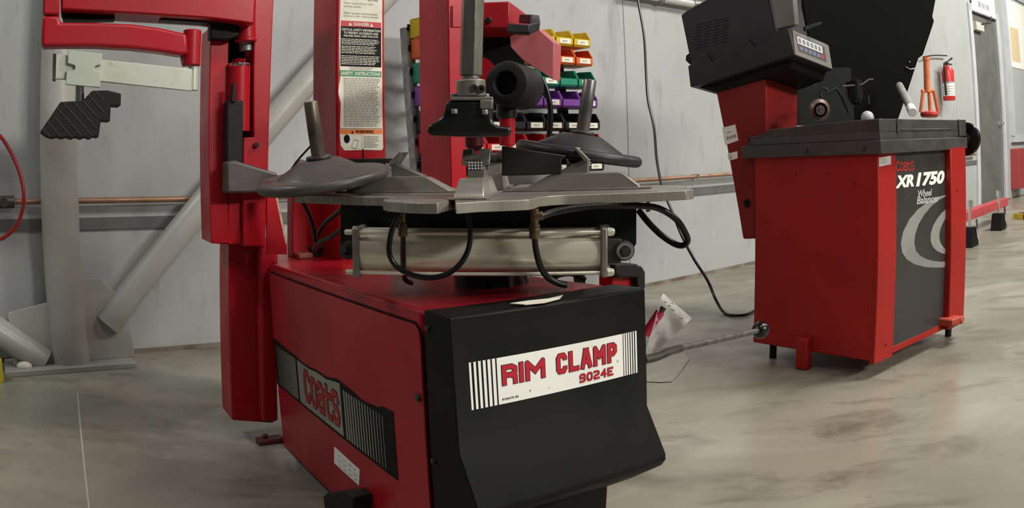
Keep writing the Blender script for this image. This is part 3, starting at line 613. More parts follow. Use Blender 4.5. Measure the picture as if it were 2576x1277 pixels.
lines(0, 99, 113, 4, .05, .95); lines(0, 117, 137, 4, .05, .93); lines(0, 141, 162, 4, .05, .95)
lines(5, -40, -20, 9, .08, .8)
dtx(5, 'Never exceed 40 psi while', .10, .78, 7, 13, 0); dtx(5, 'seating beads.', .10, .50, 15, 21, 0)
dtx(5, 'Never exceed recommended', .10, .88, 31, 37, 0); dtx(5, 'pressure after seating beads.', .10, .92, 39, 45, 0)
dtx(5, 'SEATING', .66, .90, -8, 2, .02)
lines(5, 170, 176, 4, .25, .85); lines(5, 197, 320, 4.1, .10, .95); lines(5, 343, 370, 5, .55, .93)
b.mt(2); q = o + F*w*.16 + Z*zc(349); 
b.add([q - S*.001 + F*.010*math.cos(t*.524) + Z*.013*math.sin(t*.524) for t in range(12)], [list(range(12))])
b.mt(5); qs = [o - S*.001 + F*w*x + Z*zc(y) for x, y in ((.33, 350), (.43, 354), (.37, 374), (.26, 370))]
for i in range(4): b.tube([qs[i], qs[(i + 1) % 4]], .0006, n=4, smooth=False)
b.build('safety_decal', [NOTE, INKR, INK, GRN, ORG, TXT], ct)
# ---- right column
mbox('tool_column', .668, .728, 1.07, 1.29, 0, 2.1, RED, .004)
mbox('column_tie', .385, .70, 1.12, 1.24, .35, .47, RED, .004)
b = MB(); b.prism([MS(x, y, 1.0) for x, y in ((1139, 14), (1165, 13), (1165, 68), (1139, 68))], S*.02); b.build('column_plate', RED, tc, bevel=.001)
b = MB(); b.prism([YP(x, y, 1.95) for x, y in ((1160, 8), (1281, 3), (1281, 70), (1160, 69))], Vector((.07, .28, 0))); b.build('head_box', RED, tc, bevel=.003)
b = MB(); q = YP(1229, 53, 1.95); b.cyl(q, q - Y*.012, .008, n=16); b.build('head_bolt', BLKG, tc, bevel=.002)
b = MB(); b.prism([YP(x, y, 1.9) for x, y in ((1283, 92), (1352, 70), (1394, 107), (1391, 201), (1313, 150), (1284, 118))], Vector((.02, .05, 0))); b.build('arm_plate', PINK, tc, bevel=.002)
b = MB(); b.tube([YP(1283, 73, 1.84), YP(1330, 76, 1.80), YP(1346, 64, 1.84), YP(1345, 49, 1.90), YP(1315, 48, 1.96)], .0155, n=4, smooth=False); b.build('grab_handle', PLAS, tc, bevel=.003)
q = YP(1216, 172, 2.12)
b = MB(); b.prism([YP(1166, 95, 2.12)] + [YP(1216 + 107*math.cos(math.radians(t)), 180 + 107*math.sin(math.radians(t)), 2.12) for t in range(-95, 66, 5)] + [YP(1166, 270, 2.12)], Y*.03); b.build('brake_disc', BLK, tc, bevel=.002)
b = MB(); b.prism([YP(1205 + 43*math.cos(math.radians(t)), 186 + 43*math.sin(math.radians(t)), 2.11) for t in range(-90, 91, 10)], Y*.012); b.build('disc_centre', RED, tc)
b = MB(); b.prism([YP(x, y, 2.13) for x, y in ((1215, 60), (1283, 70), (1300, 130), (1318, 240), (1215, 240))], Y*.02); b.build('backing_plate', BLK, tc)
hose(((1362, 195), (1374, 225), (1383, 262), (1385, 300), (1381, 340), (1372, 362)), .0075, 2.1, 2.1)
# roller
r0 = YP(1271, 209, 1.66); ra = Vector((.34, .94, -.02)).normalized()
b = MB(); b.lathe([(.024, .03), (.024, .004), (.0265, 0), (.036, 0), (.0445, .004), (.0475, .012), (.0475, .112), (.044, .118), (0, .118)], r0, ra, n=56); b.cyl(r0 + ra*.03, r0 + ra*.031, .0245); b.build('press_roller', RUB, tc)
b = MB(); q = YP(1274, 262, 1.72); b.cyl(q + Z*.01, q - Z*.03, .021, n=24); b.build('roller_neck', BLKG, tc, bevel=.002)
b = MB(); b.cyl(YP(1276, 291, 1.72), YP(1276, 366, 1.72), .0165, n=28); rs = b.build('roller_stem', RED, tc, bevel=.002)
b = MB(); b.cyl(YP(1276, 287, 1.72), YP(1276, 292, 1.72), .0175, n=28); b.build('stem_ring', CHR, rs)
b = MB(); b.prism([YP(x, y, 1.74) for x, y in ((1262, 366), (1426, 391), (1413, 402), (1413, 438), (1262, 442))], Vector((.0, .07, .0))); b.build('roller_arm', mat('arm_black', (.010, .009, .008), .4, col2=(.02, .017, .015), nscale=9, spec=.3), tc, bevel=.003)
b = MB(); q0 = YP(1192, 330, 1.86); q1 = YP(1194, 380, 1.86); b.cyl(q0 + Z*.02, q1 + Z*.012, .021, n=24); b.cyl(q1 + Z*.012, q1, .021, .012, n=24); b.build('lower_stem', mat('dark_red_paint', (.05, .004, .006), .4, spec=.3), tc)
# mount head
HY = 1.56
b = MB(); p0, p1 = YP(1192, -70, HY), YP(1184.5, 190, HY); b.cyl(p0, p1, .0232, n=6); b.build('hex_shaft', mat('scored_steel', (.24, .23, .20), .42, .85, col2=(.11, .10, .085), nscale=6, stretch=(8, 8, 1), bump=.3, bscale=60), tc, bevel=.0012)
b = MB(); b.cyl(p1 + Z*.002, YP(1184.5, 202, HY), .0175, n=28); b.cyl(YP(1184.5, 201, HY), YP(1185.5, 244, HY), .0282, n=40); colr = b.build('shaft_collar', CAST, tc, bevel=.003)
for x, y in ((1193, 222), (1211, 223)):
    b = MB(); q = YP(x, y, HY - .027); b.lathe([(.0035, .008), (.0035, -.004), (.0072, -.004), (.0072, .012)], q, Y, n=20); b.cyl(q + Y*.001, q + Y*.008, .0036); b.build('socket_screw', DKST, colr)
b = MB(); b.prism([YP(x, y, HY - .03) for x, y in ((1133, 243), (1240, 243), (1240, 252), (1133, 252))], Y*.07); b.build('head_plate', CAST, tc, bevel=.0015)
b = MB(); hp = [(1124, 252), (1121, 262), (1118, 276), (1112, 292), (1098, 303), (1082, 311), (1075, 318), (1074, 330), (1078, 340), (1180, 343), (1283, 341), (1286, 330), (1286, 318), (1252, 316), (1241, 308), (1238, 296), (1238, 252)]
b.prism([YP(x, y, HY - .028) for x, y in hp], Y*.075); mh = b.build('mount_head', BLKG, tc, bevel=.009, seg=4)
b = MB(); b.prism([YP(x, y, HY - .033) for x, y in ((1208, 251), (1240, 251), (1239, 274), (1207, 274))], Y*.03); b.build('side_block', CAST, mh, bevel=.002)
for x, y in ((1143, 280), (1220, 282)):
    b = MB(); b.cyl(YP(x, y - 6, HY - .034), YP(x, y + 6, HY - .034), .0065, n=6); b.build('hex_bolt', GALV, mh, bevel=.001)
for x in (1141, 1222):
    b = MB(); b.cyl(YP(x, 236, HY), YP(x, 244, HY), .0075, n=6); b.build('hex_bolt', GALV, mh, bevel=.001)
# ---- bead discs
def disc(c, ax, R, rs, name, shaft_m):
    ax = Vector(ax).normalized()
    b = MB(); b.lathe([(0, -.010), (R - .03, -.011)] + [(R - .013 + .013*math.cos(t), .013*math.sin(t)) for t in (-1.45, -1.15, -.85, -.55, -.25, 0, .25, .55, .85, 1.15, 1.45)] + [(R*.68, .012), (R*.66, .015), (R*.34, .042), (R*.30, .045), (0, .045)], c, ax, n=72); d = b.build(name, DUST if rs[2] else PLAS, tc, ang=28)
    b = MB(); b.lathe([(0, .043), (.027, .043), (.029, .046), (.029, .051), (.027, .054), (0, .054)], c, ax, n=36); b.build('disc_collar', DKST, d)
    b = MB(); b.lathe([(0, .05), (rs[0], .05), (rs[0], .05 + rs[1]*.35), (rs[0]*1.02, .05 + rs[1]*.36), (rs[0], .05 + rs[1]*.98), (rs[0]*.9, .05 + rs[1]), (0, .05 + rs[1])], c, ax, n=32); b.build('disc_spindle', shaft_m, d)
disc(YP(810, 451, 1.76), (-.105, -.13, 1), .153, (.0158, .125, 1), 'lower_bead_disc', mat('brown_steel', (.16, .13, .10), .45, .7, col2=(.08, .065, .05), nscale=20))
disc(YP(1457, 386, 1.90), (.175, -.035, 1), .150, (.0155, .125, 0), 'upper_bead_disc', mat('grey_steel2', (.22, .21, .20), .4, .7, col2=(.10, .095, .09), nscale=20))
b = MB(); b.prism([MS(x, y, .86) for x, y in ((737, 425), (752, 402), (764, 400), (776, 410), (776, 440), (737, 440))], S*.03); b.build('disc_stop', mat('brown_cap', (.16, .075, .06), .5), tc, bevel=.006)
b = MB(); b.tube([YP(790, 358, 2.1), YP(762, 388, 2.1), YP(750, 402, 2.1), YP(722, 440, 2.1)], .0028, n=8); b.build('return_wire', HOSE, tc)
# feet, pedals, handle
b = MB(); q = ZP(652, 1122, .0); b.box(q, F*.09, S*.045, Z*.018); b.cyl(q + F*.03 + S*.022 + Z*.018, q + F*.03 + S*.022 + Z*.032, .010, n=6); b.build('anchor_foot', mat('dirty_red', (.16, .03, .025), .6), tc, bevel=.004)
b = MB(); b.prism([MF(x, y, -.055) for x, y in ((812, 1247), (822, 1240), (868, 1235), (888, 1250), (886, 1292), (845, 1302), (816, 1278))], F*.05); b.build('foot_pedal', RUB, tc, bevel=.004)
h0, h1 = YP(1636, 890, 1.85), YP(1908, 831, 2.3)
b = MB(); b.cyl(h0 - (h1 - h0)*.12, h1, .0085, n=16); hd = b.build('breaker_handle', mat('grimy_rod', (.16, .15, .13), .5, .5, col2=(.07, .065, .055), nscale=25), tc)
b = MB(); b.ball(h1 + (h1 - h0).normalized()*.015, .028, n=32); b.build('ball_knob', BLKG, hd)
b = MB(); b.tube([YP(1620, 905, 1.72), YP(1650, 898, 1.75), YP(1690, 882, 1.80), YP(1712, 876, 1.84)], .010, n=8); b.build('handle_socket', DKST, tc)

# ================================================================== WHEEL BALANCER
bal = thing('wheel_balancer', B(.43, .32, 0), 'red wheel balancer with black top tray and console', 'wheel balancer')
def bbox(name, f0, f1, s0, s1, z0, z1, m, bevel=.004, parent=bal):
    b = MB(); b.box(B(f0, s0, z0), BF*(f1 - f0), BS*(s1 - s0), Z*(z1 - z0)); return b.build(name, m, parent, bevel=bevel)
ZB = .072
cab = bbox('cabinet', 0, .83, .006, .63, ZB, .89, RED2, .006)
bbox('corner_panel', -.001, .148, -.004, .02, ZB - .012, .89, RED2, .003)
bbox('bottom_rail', .148, .72, -.002, .01, ZB, .10, RED2, .002)
pf0 = (BR(2386, 600, -.03) - B0).dot(BF); pf1 = (BR(2431, 500, -.03) - B0).dot(BF)
bbox('side_post', pf0 + .03, pf1, -.03, .03, ZB, .885, RED2, .005)
TF = (BR(2434, 370, -.03) - B0).dot(BF)
gf0, gf1 = [(BR(x, 600, 0) - B0).dot(BF) for x in (2249, 2386)]
b = MB(); b.box(B(.148, .0, .10), BF*(.70 - .148), BS*.008, Z*.78); gp_ = b.build('graphic_panel', mat('panel_black', (.030, .030, .028), .4, col2=(.04, .038, .035), nscale=6), bal)
b = MB(); SV, GY = 0, 1
ow = lambda x, y: BR(x, y, -.0006)
def band(outer, inner, mi):
    n = len(outer); b.mt(mi); vs = [ow(*p) for p in outer] + [ow(*p) for p in inner]
    b.add(vs, [[i, i + 1, n + i + 1, n + i] for i in range(n - 1)])
def arc(cx, cy, rx, ry, a0, a1, n=28): return [(cx + rx*math.cos(math.radians(a0 + (a1 - a0)*i/n)), cy + ry*math.sin(math.radians(a0 + (a1 - a0)*i/n))) for i in range(n + 1)]
o1 = [(2384, 489), (2362, 494), (2335, 507), (2308, 527), (2287, 552), (2272, 582), (2266, 610), (2269, 634), (2281, 652), (2300, 664), (2326, 671), (2355, 673), (2384, 671)]
i1 = [(2384, 491), (2366, 500), (2345, 516), (2326, 538), (2311, 563), (2302, 590), (2300, 612), (2304, 630), (2315, 643), (2330, 651), (2348, 656), (2366, 658), (2384, 657)]
band(o1, i1, 0)
o2 = [(2384, 522), (2370, 534), (2357, 550), (2347, 568), (2341, 588), (2341, 606), (2346, 620), (2357, 631), (2370, 637), (2384, 640)]
i2 = [(2384, 540), (2379, 548), (2372, 560), (2366, 574), (2363, 588), (2363, 600), (2366, 611), (2371, 619), (2377, 625), (2384, 629)]
band(o2, i2, 0)
g_ = b.build('swirl_graphic', mat('swirl_silver', (.30, .30, .275), .45, col2=(.20, .20, .185), nscale=5), gp_)
b = MB()
def bt(s, xa, xb, yt, yb_, mi, bold=.03, shear=0, slope=-.05, l=.0008):
    p00, p10, p01 = BR(xa, yb_, 0), BR(xb, yb_ + (xb - xa)*slope, 0), BR(xa, yt, 0)
    b.mt(mi); text_faces(b, s, Vector((p00.x, p00.y, p00.z)), (p10 - p00).normalized(), Z, (p10 - p00).length, p01.z - p00.z, bold=bold, shear=shear, lift=l)
def bs2(s_, xa, xb, yt, yb_, mi, sw, gap, shear, slope, wide=None, grow=0, l=.0008):
    p00, p10, p01 = BR(xa, yb_, 0), BR(xb, yb_ + (xb - xa)*slope, 0), BR(xa, yt, 0)
    h = p01.z - p00.z; b.mt(mi); strokes(b, s_, p00 - BS*.0006, (p10 - p00).normalized(), Z, (p10 - p00).length, h, h*sw, gap, wide, shear, grow, l)
bs2('coats', 2254, 2298, 405, 431, 1, .17, .3, 0, -.05)
bt('XR', 2251, 2299, 442, 474, 0, .05, .22, -.12)
bt('1750', 2304, 2376, 434, 470, 0, .05, .22, -.12)
bt('Wheel', 2309, 2344, 478, 496, 2, .02, .2, -.12); bt('Balancer', 2306, 2362, 494, 514, 2, .02, .2, -.12)
b.build('model_lettering', [WHT, mat('logo_red', (.50, .03, .02), .5), mat('silver_print', (.5, .5, .48), .5)], gp_)
b = MB(); b.prism([BR(x, y, -.0055) for x, y in ((2211, 397), (2241, 391), (2241, 413), (2211, 419))], -BS*.0006); b.mt(1)
for k in range(3): b.box(BR(2215, 401 + 5*k, -.0064), BF*.05, Z*.003, -BS*.0003)
b.build('serial_label', [mat('silver_label', (.5, .5, .45), .4), GREYI], cab)
for px_, py_ in ((2003, 438), (2080, 436), (2150, 462), (1930, 560), (2060, 640), (1960, 860), (2110, 860), (1985, 600)):
    b = MB(); q = BL(px_, py_, -.0005); b.cyl(q, q - BF*.0008, .003, n=8); b.build('rivet', INK, cab)
for px_, py_ in ((2408, 480), (2228, 868)):
    b = MB(); q = BR(px_, py_, -.031 if px_ > 2300 else -.006); b.cyl(q, q - BS*.001, .004, n=8); b.build('panel_screw', INK, cab)
# top tray
TM = mat('tray_plastic', (.048, .046, .041), .34, col2=(.06, .058, .052), nscale=10, bump=.25, bscale=300, spec=.45)
b = MB(); b.box(B(-.018, -.03, .872), BF*(TF + .018), BS*.715, Z*.052); b.box(B(-.006, -.02, .924), BF*(TF - .004), BS*.675, Z*.030)
b.prism([B(-.006, s, z) for s, z in ((-.02, .954), (-.02, 1.003), (.08, 1.003), (.30, .997), (.54, .988), (.58, .968), (.655, .960), (.655, .954))], BF*.022)
b.box(B(.014, -.02, .954), BF*(TF - .04), BS*.018, Z*.049); b.box(B(TF - .03, -.02, .954), BF*.02, BS*.675, Z*.049); b.box(B(.014, .637, .954), BF*(TF - .044), BS*.018, Z*.03)
tr = b.build('top_tray', TM, bal, bevel=.006, seg=3)
b = MB(); b.box(B(.16, -.024, .960), BF*.50, BS*.006, Z*.004); b.box(B(TF - .085, -.028, .93), BF*.08, BS*.01, Z*.074); b.box(B(.13, -.026, .95), BF*.02, BS*.01, Z*.054); b.build('tray_rib', TM, tr, bevel=.002)
for f_, s_ in ((-.018, .05), (-.018, .33)):
    b = MB(); q = B(f_, s_, .895); b.cyl(q, q - BF*.004, .008, n=14); b.build('tray_screw', DKST, tr)
# feet and leg posts
for f_, s_ in ((.06, .56), (.80, .05), (.80, .56)):
    b = MB(); q = B(f_, s_, 0); b.cyl(q, q + Z*.08, .016, n=18); b.build('rubber_foot', RUB, bal, base=True)
b = MB(); q = BL(2020, 905, -.02); q.z = .0; b.box(q - BS*.028 - BF*.02, BF*.05, BS*.056, Z*.135); b.build('leg_post', RED2, bal, bevel=.008, seg=3)
b = MB(); p = [YP(x, y, 3.2) for x, y in ((2383, 797), (2410, 797), (2444, 803), (2441, 815), (2415, 822), (2383, 818))]
q = YP(2386, 822, 3.12); q = B(0, 0, 0)*0 + BR(2396, 822, -.07); b.box(q, BF*.10, BS*.08, Z*.032); b.box(q + BF*.10, BF*.035, BS*.03, Z*.025); b.build('leg_bracket', mat('worn_red_bracket', (.42, .06, .03), .5), bal, bevel=.006)
# pedestal
b = MB(); b.prism([BL(x, y, .012) for x, y in ((1798, 215), (1926, 170), (1926, 330), (1899, 360), (1899, 600), (1869, 601))], BF*.235); ped = b.build('pedestal', mat('pedestal_red', (.24, .010, .008), .45, col2=(.19, .007, .006), nscale=2.5, spec=.3, bump=.08, bscale=300), bal, bevel=.006)
b = MB(); b.prism([BL(x, y, .0115) for x, y in ((1817, 321), (1850, 313), (1858, 353), (1824, 365))], -BF*.0006); b.mt(1)
for k in range(5): b.prism([BL(x, y, .0108) for x, y in ((1829 + k*5, 352 - k*1.4), (1832 + k*5, 351 - k*1.4), (1831.5 + k*5, 343 - k*1.4), (1828.5 + k*5, 344 - k*1.4))], -BF*.0003)
b.prism([BL(x, y, .0108) for x, y in ((1829, 333), (1839, 330), (1839.5, 332), (1829.5, 335))], -BF*.0003)
b.build('barcode_label', [WHT, TXT], ped)
b = MB(); b.prism([BL(x, y, .0115) for x, y in ((1831, 386), (1855, 380), (1856, 398), (1834, 404))], -BF*.0006); b.mt(1)
text_faces(b, 'UL', BL(1834, 399, .0108), -BS, Z, .02, .012, bold=.02, lift=.0003); b.tube([BL(1836 + 6*math.cos(t*.7), 394 + 6*math.sin(t*.7), .0106) for t in range(10)], .0006, n=4)
b.build('approval_label', [WHT, TXT], ped)
b = MB(); q = BL(1880, 511, .012); b.cyl(q, q - BF*.002, .0185, n=24); b.build('cable_hole', INK, ped)
b = MB(); b.box(BL(1998, 297, .02) + BF*.15, BF*.06, -BS*.02, Z*.012); tag(b.build('wheel_weight_box', WHT, bevel=.001), 'small white box lying on the balancer tray by the red pedestal', 'box')
# console
KY = -.03
def kp(pts, f=KY): return [BL(x, y, f) for x, y in pts]
def vecp(pa, fa, pb, yb): return YP(*pb, yb) - BL(*pa, fa)
ex = BF*.285 + Vector((0, 0, -.045))
cs = [(1730, 166), (1743, 157), (1762, 135), (1776, 136), (1790, 156), (1815, 147), (1841, 112), (1880, 98), (1900, 118), (1933, 110), (1950, 77), (1982, 68), (1999, 139), (1900, 170), (1800, 203), (1736, 219)]
b = MB(); b.prism(kp(cs), ex); con = b.build('console_base', PLAS, bal, bevel=.005, seg=3)
bs_ = [(1736, 217), (1999, 140), (2002, 175), (1925, 200), (1796, 232)]
b = MB(); b.prism(kp([(1738, 214), (1995, 140), (1985, 172), (1925, 196), (1798, 231)], .0), ex*.9); b.build('console_underside', BLK, bal, bevel=.004)
c00, c01 = BL(1983, 69, KY), BL(1999, 139, KY)
fu = (c00 - c01).normalized(); fr = ex.normalized(); fn = fr.cross(fu).normalized(); fu = fn.cross(fr).normalized()
if fn.dot(O - c00) < 0: fn = -fn
CW = ex.length; CHh = (c00 - c01).dot(fu)
b = MB(); e0 = c01 + fn*.0012
def fp(x, y, l=0): return e0 + fr*(x*CW) + fu*(y*CHh) + fn*l
b.prism([fp(.02, .04), fp(.98, .04), fp(.97, .96), fp(.03, .96)], -fn*.002)
b.mt(1); b.prism([fp(.10, .22, .0003), fp(.84, .22, .0003), fp(.84, .82, .0003), fp(.10, .82, .0003)], fn*.0004)
b.mt(2); b.prism([fp(.12, .52, .0008), fp(.76, .52, .0008), fp(.76, .78, .0008), fp(.12, .78, .0008)], fn*.0004)
b.mt(3)
for k in range(6): b.prism([fp(.135 + k*.103, .555, .0013), fp(.215 + k*.103, .555, .0013), fp(.215 + k*.103, .745, .0013), fp(.135 + k*.103, .745, .0013)], fn*.0004)
b.mt(4)
for k in range(5): b.prism([fp(.16 + k*.11, .30, .0008), fp(.23 + k*.11, .30, .0008), fp(.23 + k*.11, .42, .0008), fp(.16 + k*.11, .42, .0008)], fn*.0004)
b.mt(5); b.prism([fp(.71, .28, .0008), fp(.76, .28, .0008), fp(.76, .46, .0008), fp(.71, .46, .0008)], fn*.0004)
b.build('key_panel', [mat('grey_bezel', (.15, .14, .12), .45), mat('panel_brown', (.06, .045, .05), .4), WHT, mat('key_grey', (.16, .17, .18), .5), mat('key_blue', (.12, .16, .25), .4), INKR], con)
b = MB(); b.prism(kp([(1712, 38), (1729, 24), (1800, -14), (1900, -60), (1932, -60), (1932, 0), (1948, 78), (1960, 120), (1900, 150), (1800, 175), (1745, 180), (1731, 131)], KY + .012), BF*.25); mon = b.build('monitor', PLAS, bal, bevel=.008, seg=3)
b = MB()
for k in range(9):
    for j in range(4):
        x, y = 1752 + j*22 - k*.6, 62 + k*7.5 - j*5; b.prism(kp([(x, y), (x + 17, y - 4), (x + 17, y - 2.4), (x, y + 1.6)], KY + .0118), -BF*.0008)
b.build('vent_slots', INK, mon)
b = MB(); b.prism(kp([(1934, -60), (1990, -60), (1999, 62), (1981, 68), (1951, 75)], KY + .008), BF*.035); b.build('monitor_bezel', mat('bezel_grey', (.13, .13, .115), .4, col2=(.17, .165, .15), nscale=12, bump=.3, bscale=200), mon, bevel=.006, seg=3)
b = MB(); b.prism(kp([(1726, 140), (1738, 130), (1760, 136), (1750, 152), (1736, 162), (1725, 152)], KY + .03), BF*.03); b.build('weight_hook', RUB, con)
b = MB(); b.prism([YP(x, y, 3.12) for x, y in ((2024, 66), (2064, 54), (2069, 58), (2066, 62), (2040, 72), (2026, 78))], Y*.02); b.build('hook_lever', RUB, bal, bevel=.002)
# wheel guard
b = MB(); gd = [(2004, -70), (2372, -70), (2354, 0), (2346, 42), (2351, 51), (2341, 82), (2322, 138), (2311, 146), (2300, 180), (2260, 300), (2256, 312), (2120, 312), (2095, 240), (2070, 160), (2030, 90)]
b.prism([YP(x, y, 3.62) for x, y in gd], Vector((.06, .22, 0))); wg = b.build('wheel_guard', mat('guard_black', (.004, .004, .004), .75, col2=(.007, .007, .006), nscale=6, spec=.05), bal, bevel=.012, seg=3)
b = MB(); b.tube([YP(x, y, 3.615) for x, y in ((2278, 168), (2290, 174), (2301, 172))], .003, n=6); b.ball(YP(2288, 156, 3.615), .005, n=8); b.build('guard_clip', GALV, wg)
b = MB(); b.prism([YP(x, y, 3.5) for x, y in ((2010, 170), (2140, 170), (2150, 315), (2010, 315))], Y*.04); b.build('back_plate', mat('green_black', (.006, .008, .006), .6, spec=.2), bal)
b = MB(); b.tube([YP(x, y, 3.3) for x, y in ((2034, 196), (2039, 208), (2048, 211), (2056, 203), (2056, 190))], .006, n=8); b.build('hanging_clip', CAST, bal)
# cones on the shaft
q = YP(2060, 276, 3.12); a_ = (O - q).normalized() + Vector((.25, 0, 0))
b = MB(); b.lathe([(.030, .03), (.044, .02), (.0465, .02), (.0465, .012), (.043, .010), (.040, -.03), (.020, -.03)], q, a_, n=40); cn = b.build('centring_cone', mat('cone_brown', (.17, .125, .10), .4, .5, col2=(.09, .065, .05), nscale=20), bal)
b = MB(); b.lathe([(.0125, .03), (.0195, .03), (.021, .028), (.021, -.03), (.0125, -.03), (.0125, .03)], q - Z*.002, a_, n=32); b.build('cone_hub', mat('hub_brown', (.22, .16, .13), .35, .8), cn)
b = MB(); b.tube([YP(x, y, 3.1) for x, y in ((2068, 248), (2062, 232), (2072, 222), (2082, 228))], .005, n=8); b.tube([YP(x, y, 3.14) for x, y in ((2078, 236), (2104, 222), (2120, 248), (2136, 284))], .007, n=8, smooth=False); b.build('wing_nut', RUB, bal)
b = MB(); b.lathe([(0, .05), (.035, .05), (.040, .045), (.036, -.02), (.02, -.05)], YP(2150, 232, 3.2), Z + Y*.1, n=32); b.build('hood_cup', BLKG, bal)
b = MB(); b.tube([YP(x, y, 3.17) for x, y in ((2120, 217), (2168, 213), (2186, 200), (2196, 200))], .0045, n=8, smooth=False); b.tube([YP(x, y, 3.17) for x, y in ((2184, 240), (2186, 262))], .004, n=8); b.build('caliper_arm', DKST, bal)
tag_ = MB().ball(YP(2182, 296, 3.05), .029, n=28); tag(tag_.build('white_knob', mat('knob_grey', (.45, .45, .46), .3)), 'round pale knob standing on the balancer tray', 'knob')
b = MB(); q = B(TF + .004, .0, .915); b.lathe([(0, -.02), (.030, -.02), (.030, .03), (.075, .034), (.078, .040), (.078, .052), (.070, .055), (.03, .06), (.018, .065), (.018, .09), (0, .09)], q, BF, n=48); b.build('flange', BLKG, bal)
b = MB(); q = q + BF*.085; b.cyl(q, q + BF*.035, .010, n=16); b.cyl(q + BF*.02, q + BF*.04, .015, n=6); b.build('flange_bolt', CAST, bal)
# things on the tray
b = MB(); q = YP(2338, 288, 3.35)
b.cyl(YP(2332, 232, 3.35), YP(2330, 146, 3.35), .0155, n=20); b.cyl(YP(2330, 152, 3.35), YP(2330, 144, 3.35), .018, n=20)
js = thing('orange_stand', YP(2338, 296, 3.35), 'small orange tube stand on a red disc on the balancer tray', 'stand')
b.build('stand_tube', mat('orange_paint', (.80, .22, .08), .45, col2=(.62, .15, .05), nscale=20), js)
b = MB(); om = bpy.data.materials['orange_paint']
for x in (2316, 2340, 2360): b.tube([YP(2332 + (x - 2332)*.6, 228, 3.35), YP(x, 282, 3.35)], .0095, n=8, smooth=False)
b.tube([YP(2318, 229, 3.35), YP(2349, 228, 3.35)], .008, n=8, smooth=False); b.build('stand_leg', om, js)
b = MB(); b.lathe([(0, -.012), (.040, -.012), (.046, -.004), (.046, .006), (.038, .012), (0, .012)], YP(2338, 288, 3.35), Z + Y*.05 + X*.08, n=32); b.build('stand_base', mat('tomato_red', (.60, .05, .045), .4), js)
b = MB(); b.cyl(YP(2262, 215, 3.5), YP(2290, 270, 3.3), .020, n=24); b.mt(1); b.cyl(YP(2290, 270, 3.3), YP(2296, 283, 3.25), .0225, n=24)
tag(b.build('capped_tube', [mat('tube_grey', (.32, .32, .31), .4), WHT], bevel=.002), 'grey tube with a white cap leaning on the balancer tray', 'tube')

# ================================================================== BIN RACK
def off(z): return .30 - .12*(z - .81)
rk = thing('bin_rack', WL(-.2, .36, 0), 'steel rack of coloured bins leaning by the grey wall', 'rack')
def upright(u, m, holes, w=.035):
    b = MB(); T_ = 1.585; o0, o1 = off(0), off(T_)
    b.prism([WL(u, o0, 0), WL(u + w, o0, 0), WL(u + w, o1, T_), WL(u, o1, T_)], WN*.004); b.prism([WL(u, o0, 0), WL(u + .004, o0, 0), WL(u + .004, o1, T_), WL(u, o1, T_)], -WN*.05)
    b.mt(1)
    for k in range(20):
        z = .25 + k*.066; q = WL(u + w*.55, off(z) + .004, z); b.cyl(q, q + WN*.0016, .005, n=8)
    b.build('upright', [m, holes], rk)
upright(-.83, GALV, INK, .05); upright(.17, BLK, GALV, .04)
rows = [('yellow', 113, 'top row'), ('orange', 161, 'second row'), ('green', 217, 'third row'), ('purple', 270, 'fourth row'), ('black', 327, 'fifth row'), ('red', 379, 'sixth row'), ('black', 431, 'bottom row')]
cols = {'yellow': (.72, .50, .012), 'orange': (.80, .13, .02), 'green': (.012, .26, .15), 'purple': (.22, .06, .36), 'black': (.014, .014, .016), 'red': (.62, .012, .02)}
BM = {k: mat(k + '_plastic', v, .4, col2=tuple(x*.8 for x in v), nscale=8) for k, v in cols.items()}
BWd, BDp, BH, PIT = .124, .165, .098, .1325
zr = [WP(1462, y, .45).z for _, y, _ in rows]
for z in zr:
    b = MB(); b.box(WL(-.82, off(z) + .002, z + .045), WD*1.12, WN*.006, Z*.03); b.build('bin_rail', BLK if z != zr[0] else BLK, rk)
b = MB(); b.box(WL(-.85, off(0) - .06, 0), WD*1.16, WN*.12, Z*.04); b.build('rack_foot', GALV, rk, bevel=.003)
def bin_part(m):
    # local: x along the wall, y out into the room, z up; built at origin then placed
    def L(x, y, z): return WD*x + WN*y + Z*z
    t = .0035; h = BWd/2; b = MB()
    side_ = [(.0, .0), (BDp - .01, .0), (BDp, .012), (BDp, .044), (BDp*.80, BH*.93), (0, BH)]
    for sx in (-1, 1):
        b.prism([L(sx*h, y, z) for y, z in side_], WD*(-sx*t))
    b.prism([L(-h, 0, 0), L(-h, BDp - .01, 0), L(-h, BDp, .012), L(-h, BDp - t, .014), L(-h, BDp - .012, t), L(-h, 0, t)], WD*2*h)
    b.box(L(-h, BDp - t, .010), WD*2*h, WN*t, Z*.035); b.box(L(-h, 0, 0), WD*2*h, WN*t, Z*BH)
    b.tube([L(-h, BDp, .044), L(-h, BDp*.80, BH*.93), L(-h, .02, BH)], .0028, n=6, smooth=False); b.tube([L(h, BDp, .044), L(h, BDp*.80, BH*.93), L(h, .02, BH)], .0028, n=6, smooth=False)
    return b
WLOCORG = Vector((0, 0, 0))
proto = {}
ords = ['rightmost', 'second from the right', 'third from the right', 'fourth from the right', 'fifth from the right', 'sixth from the right', 'seventh from the right']
vis = {0: 3, 1: 3, 2: 4, 3: 5, 4: 6, 5: 7, 6: 7}
b = MB(); b.box(WD*-.036 + WN*(BDp + .0004) + Z*.012, WD*.080, WN*.0008, Z*.028); b.mt(1)
for x, w_ in ((-.016, .012), (-.002, .008), (.008, .010)): b.box(WD*x + WN*(BDp + .0013) + Z*.023, WD*w_, WN*.0002, Z*.006)
lab0 = b.build('label_card', [NOTE, TXT]); lab_c = lab0.location.copy()
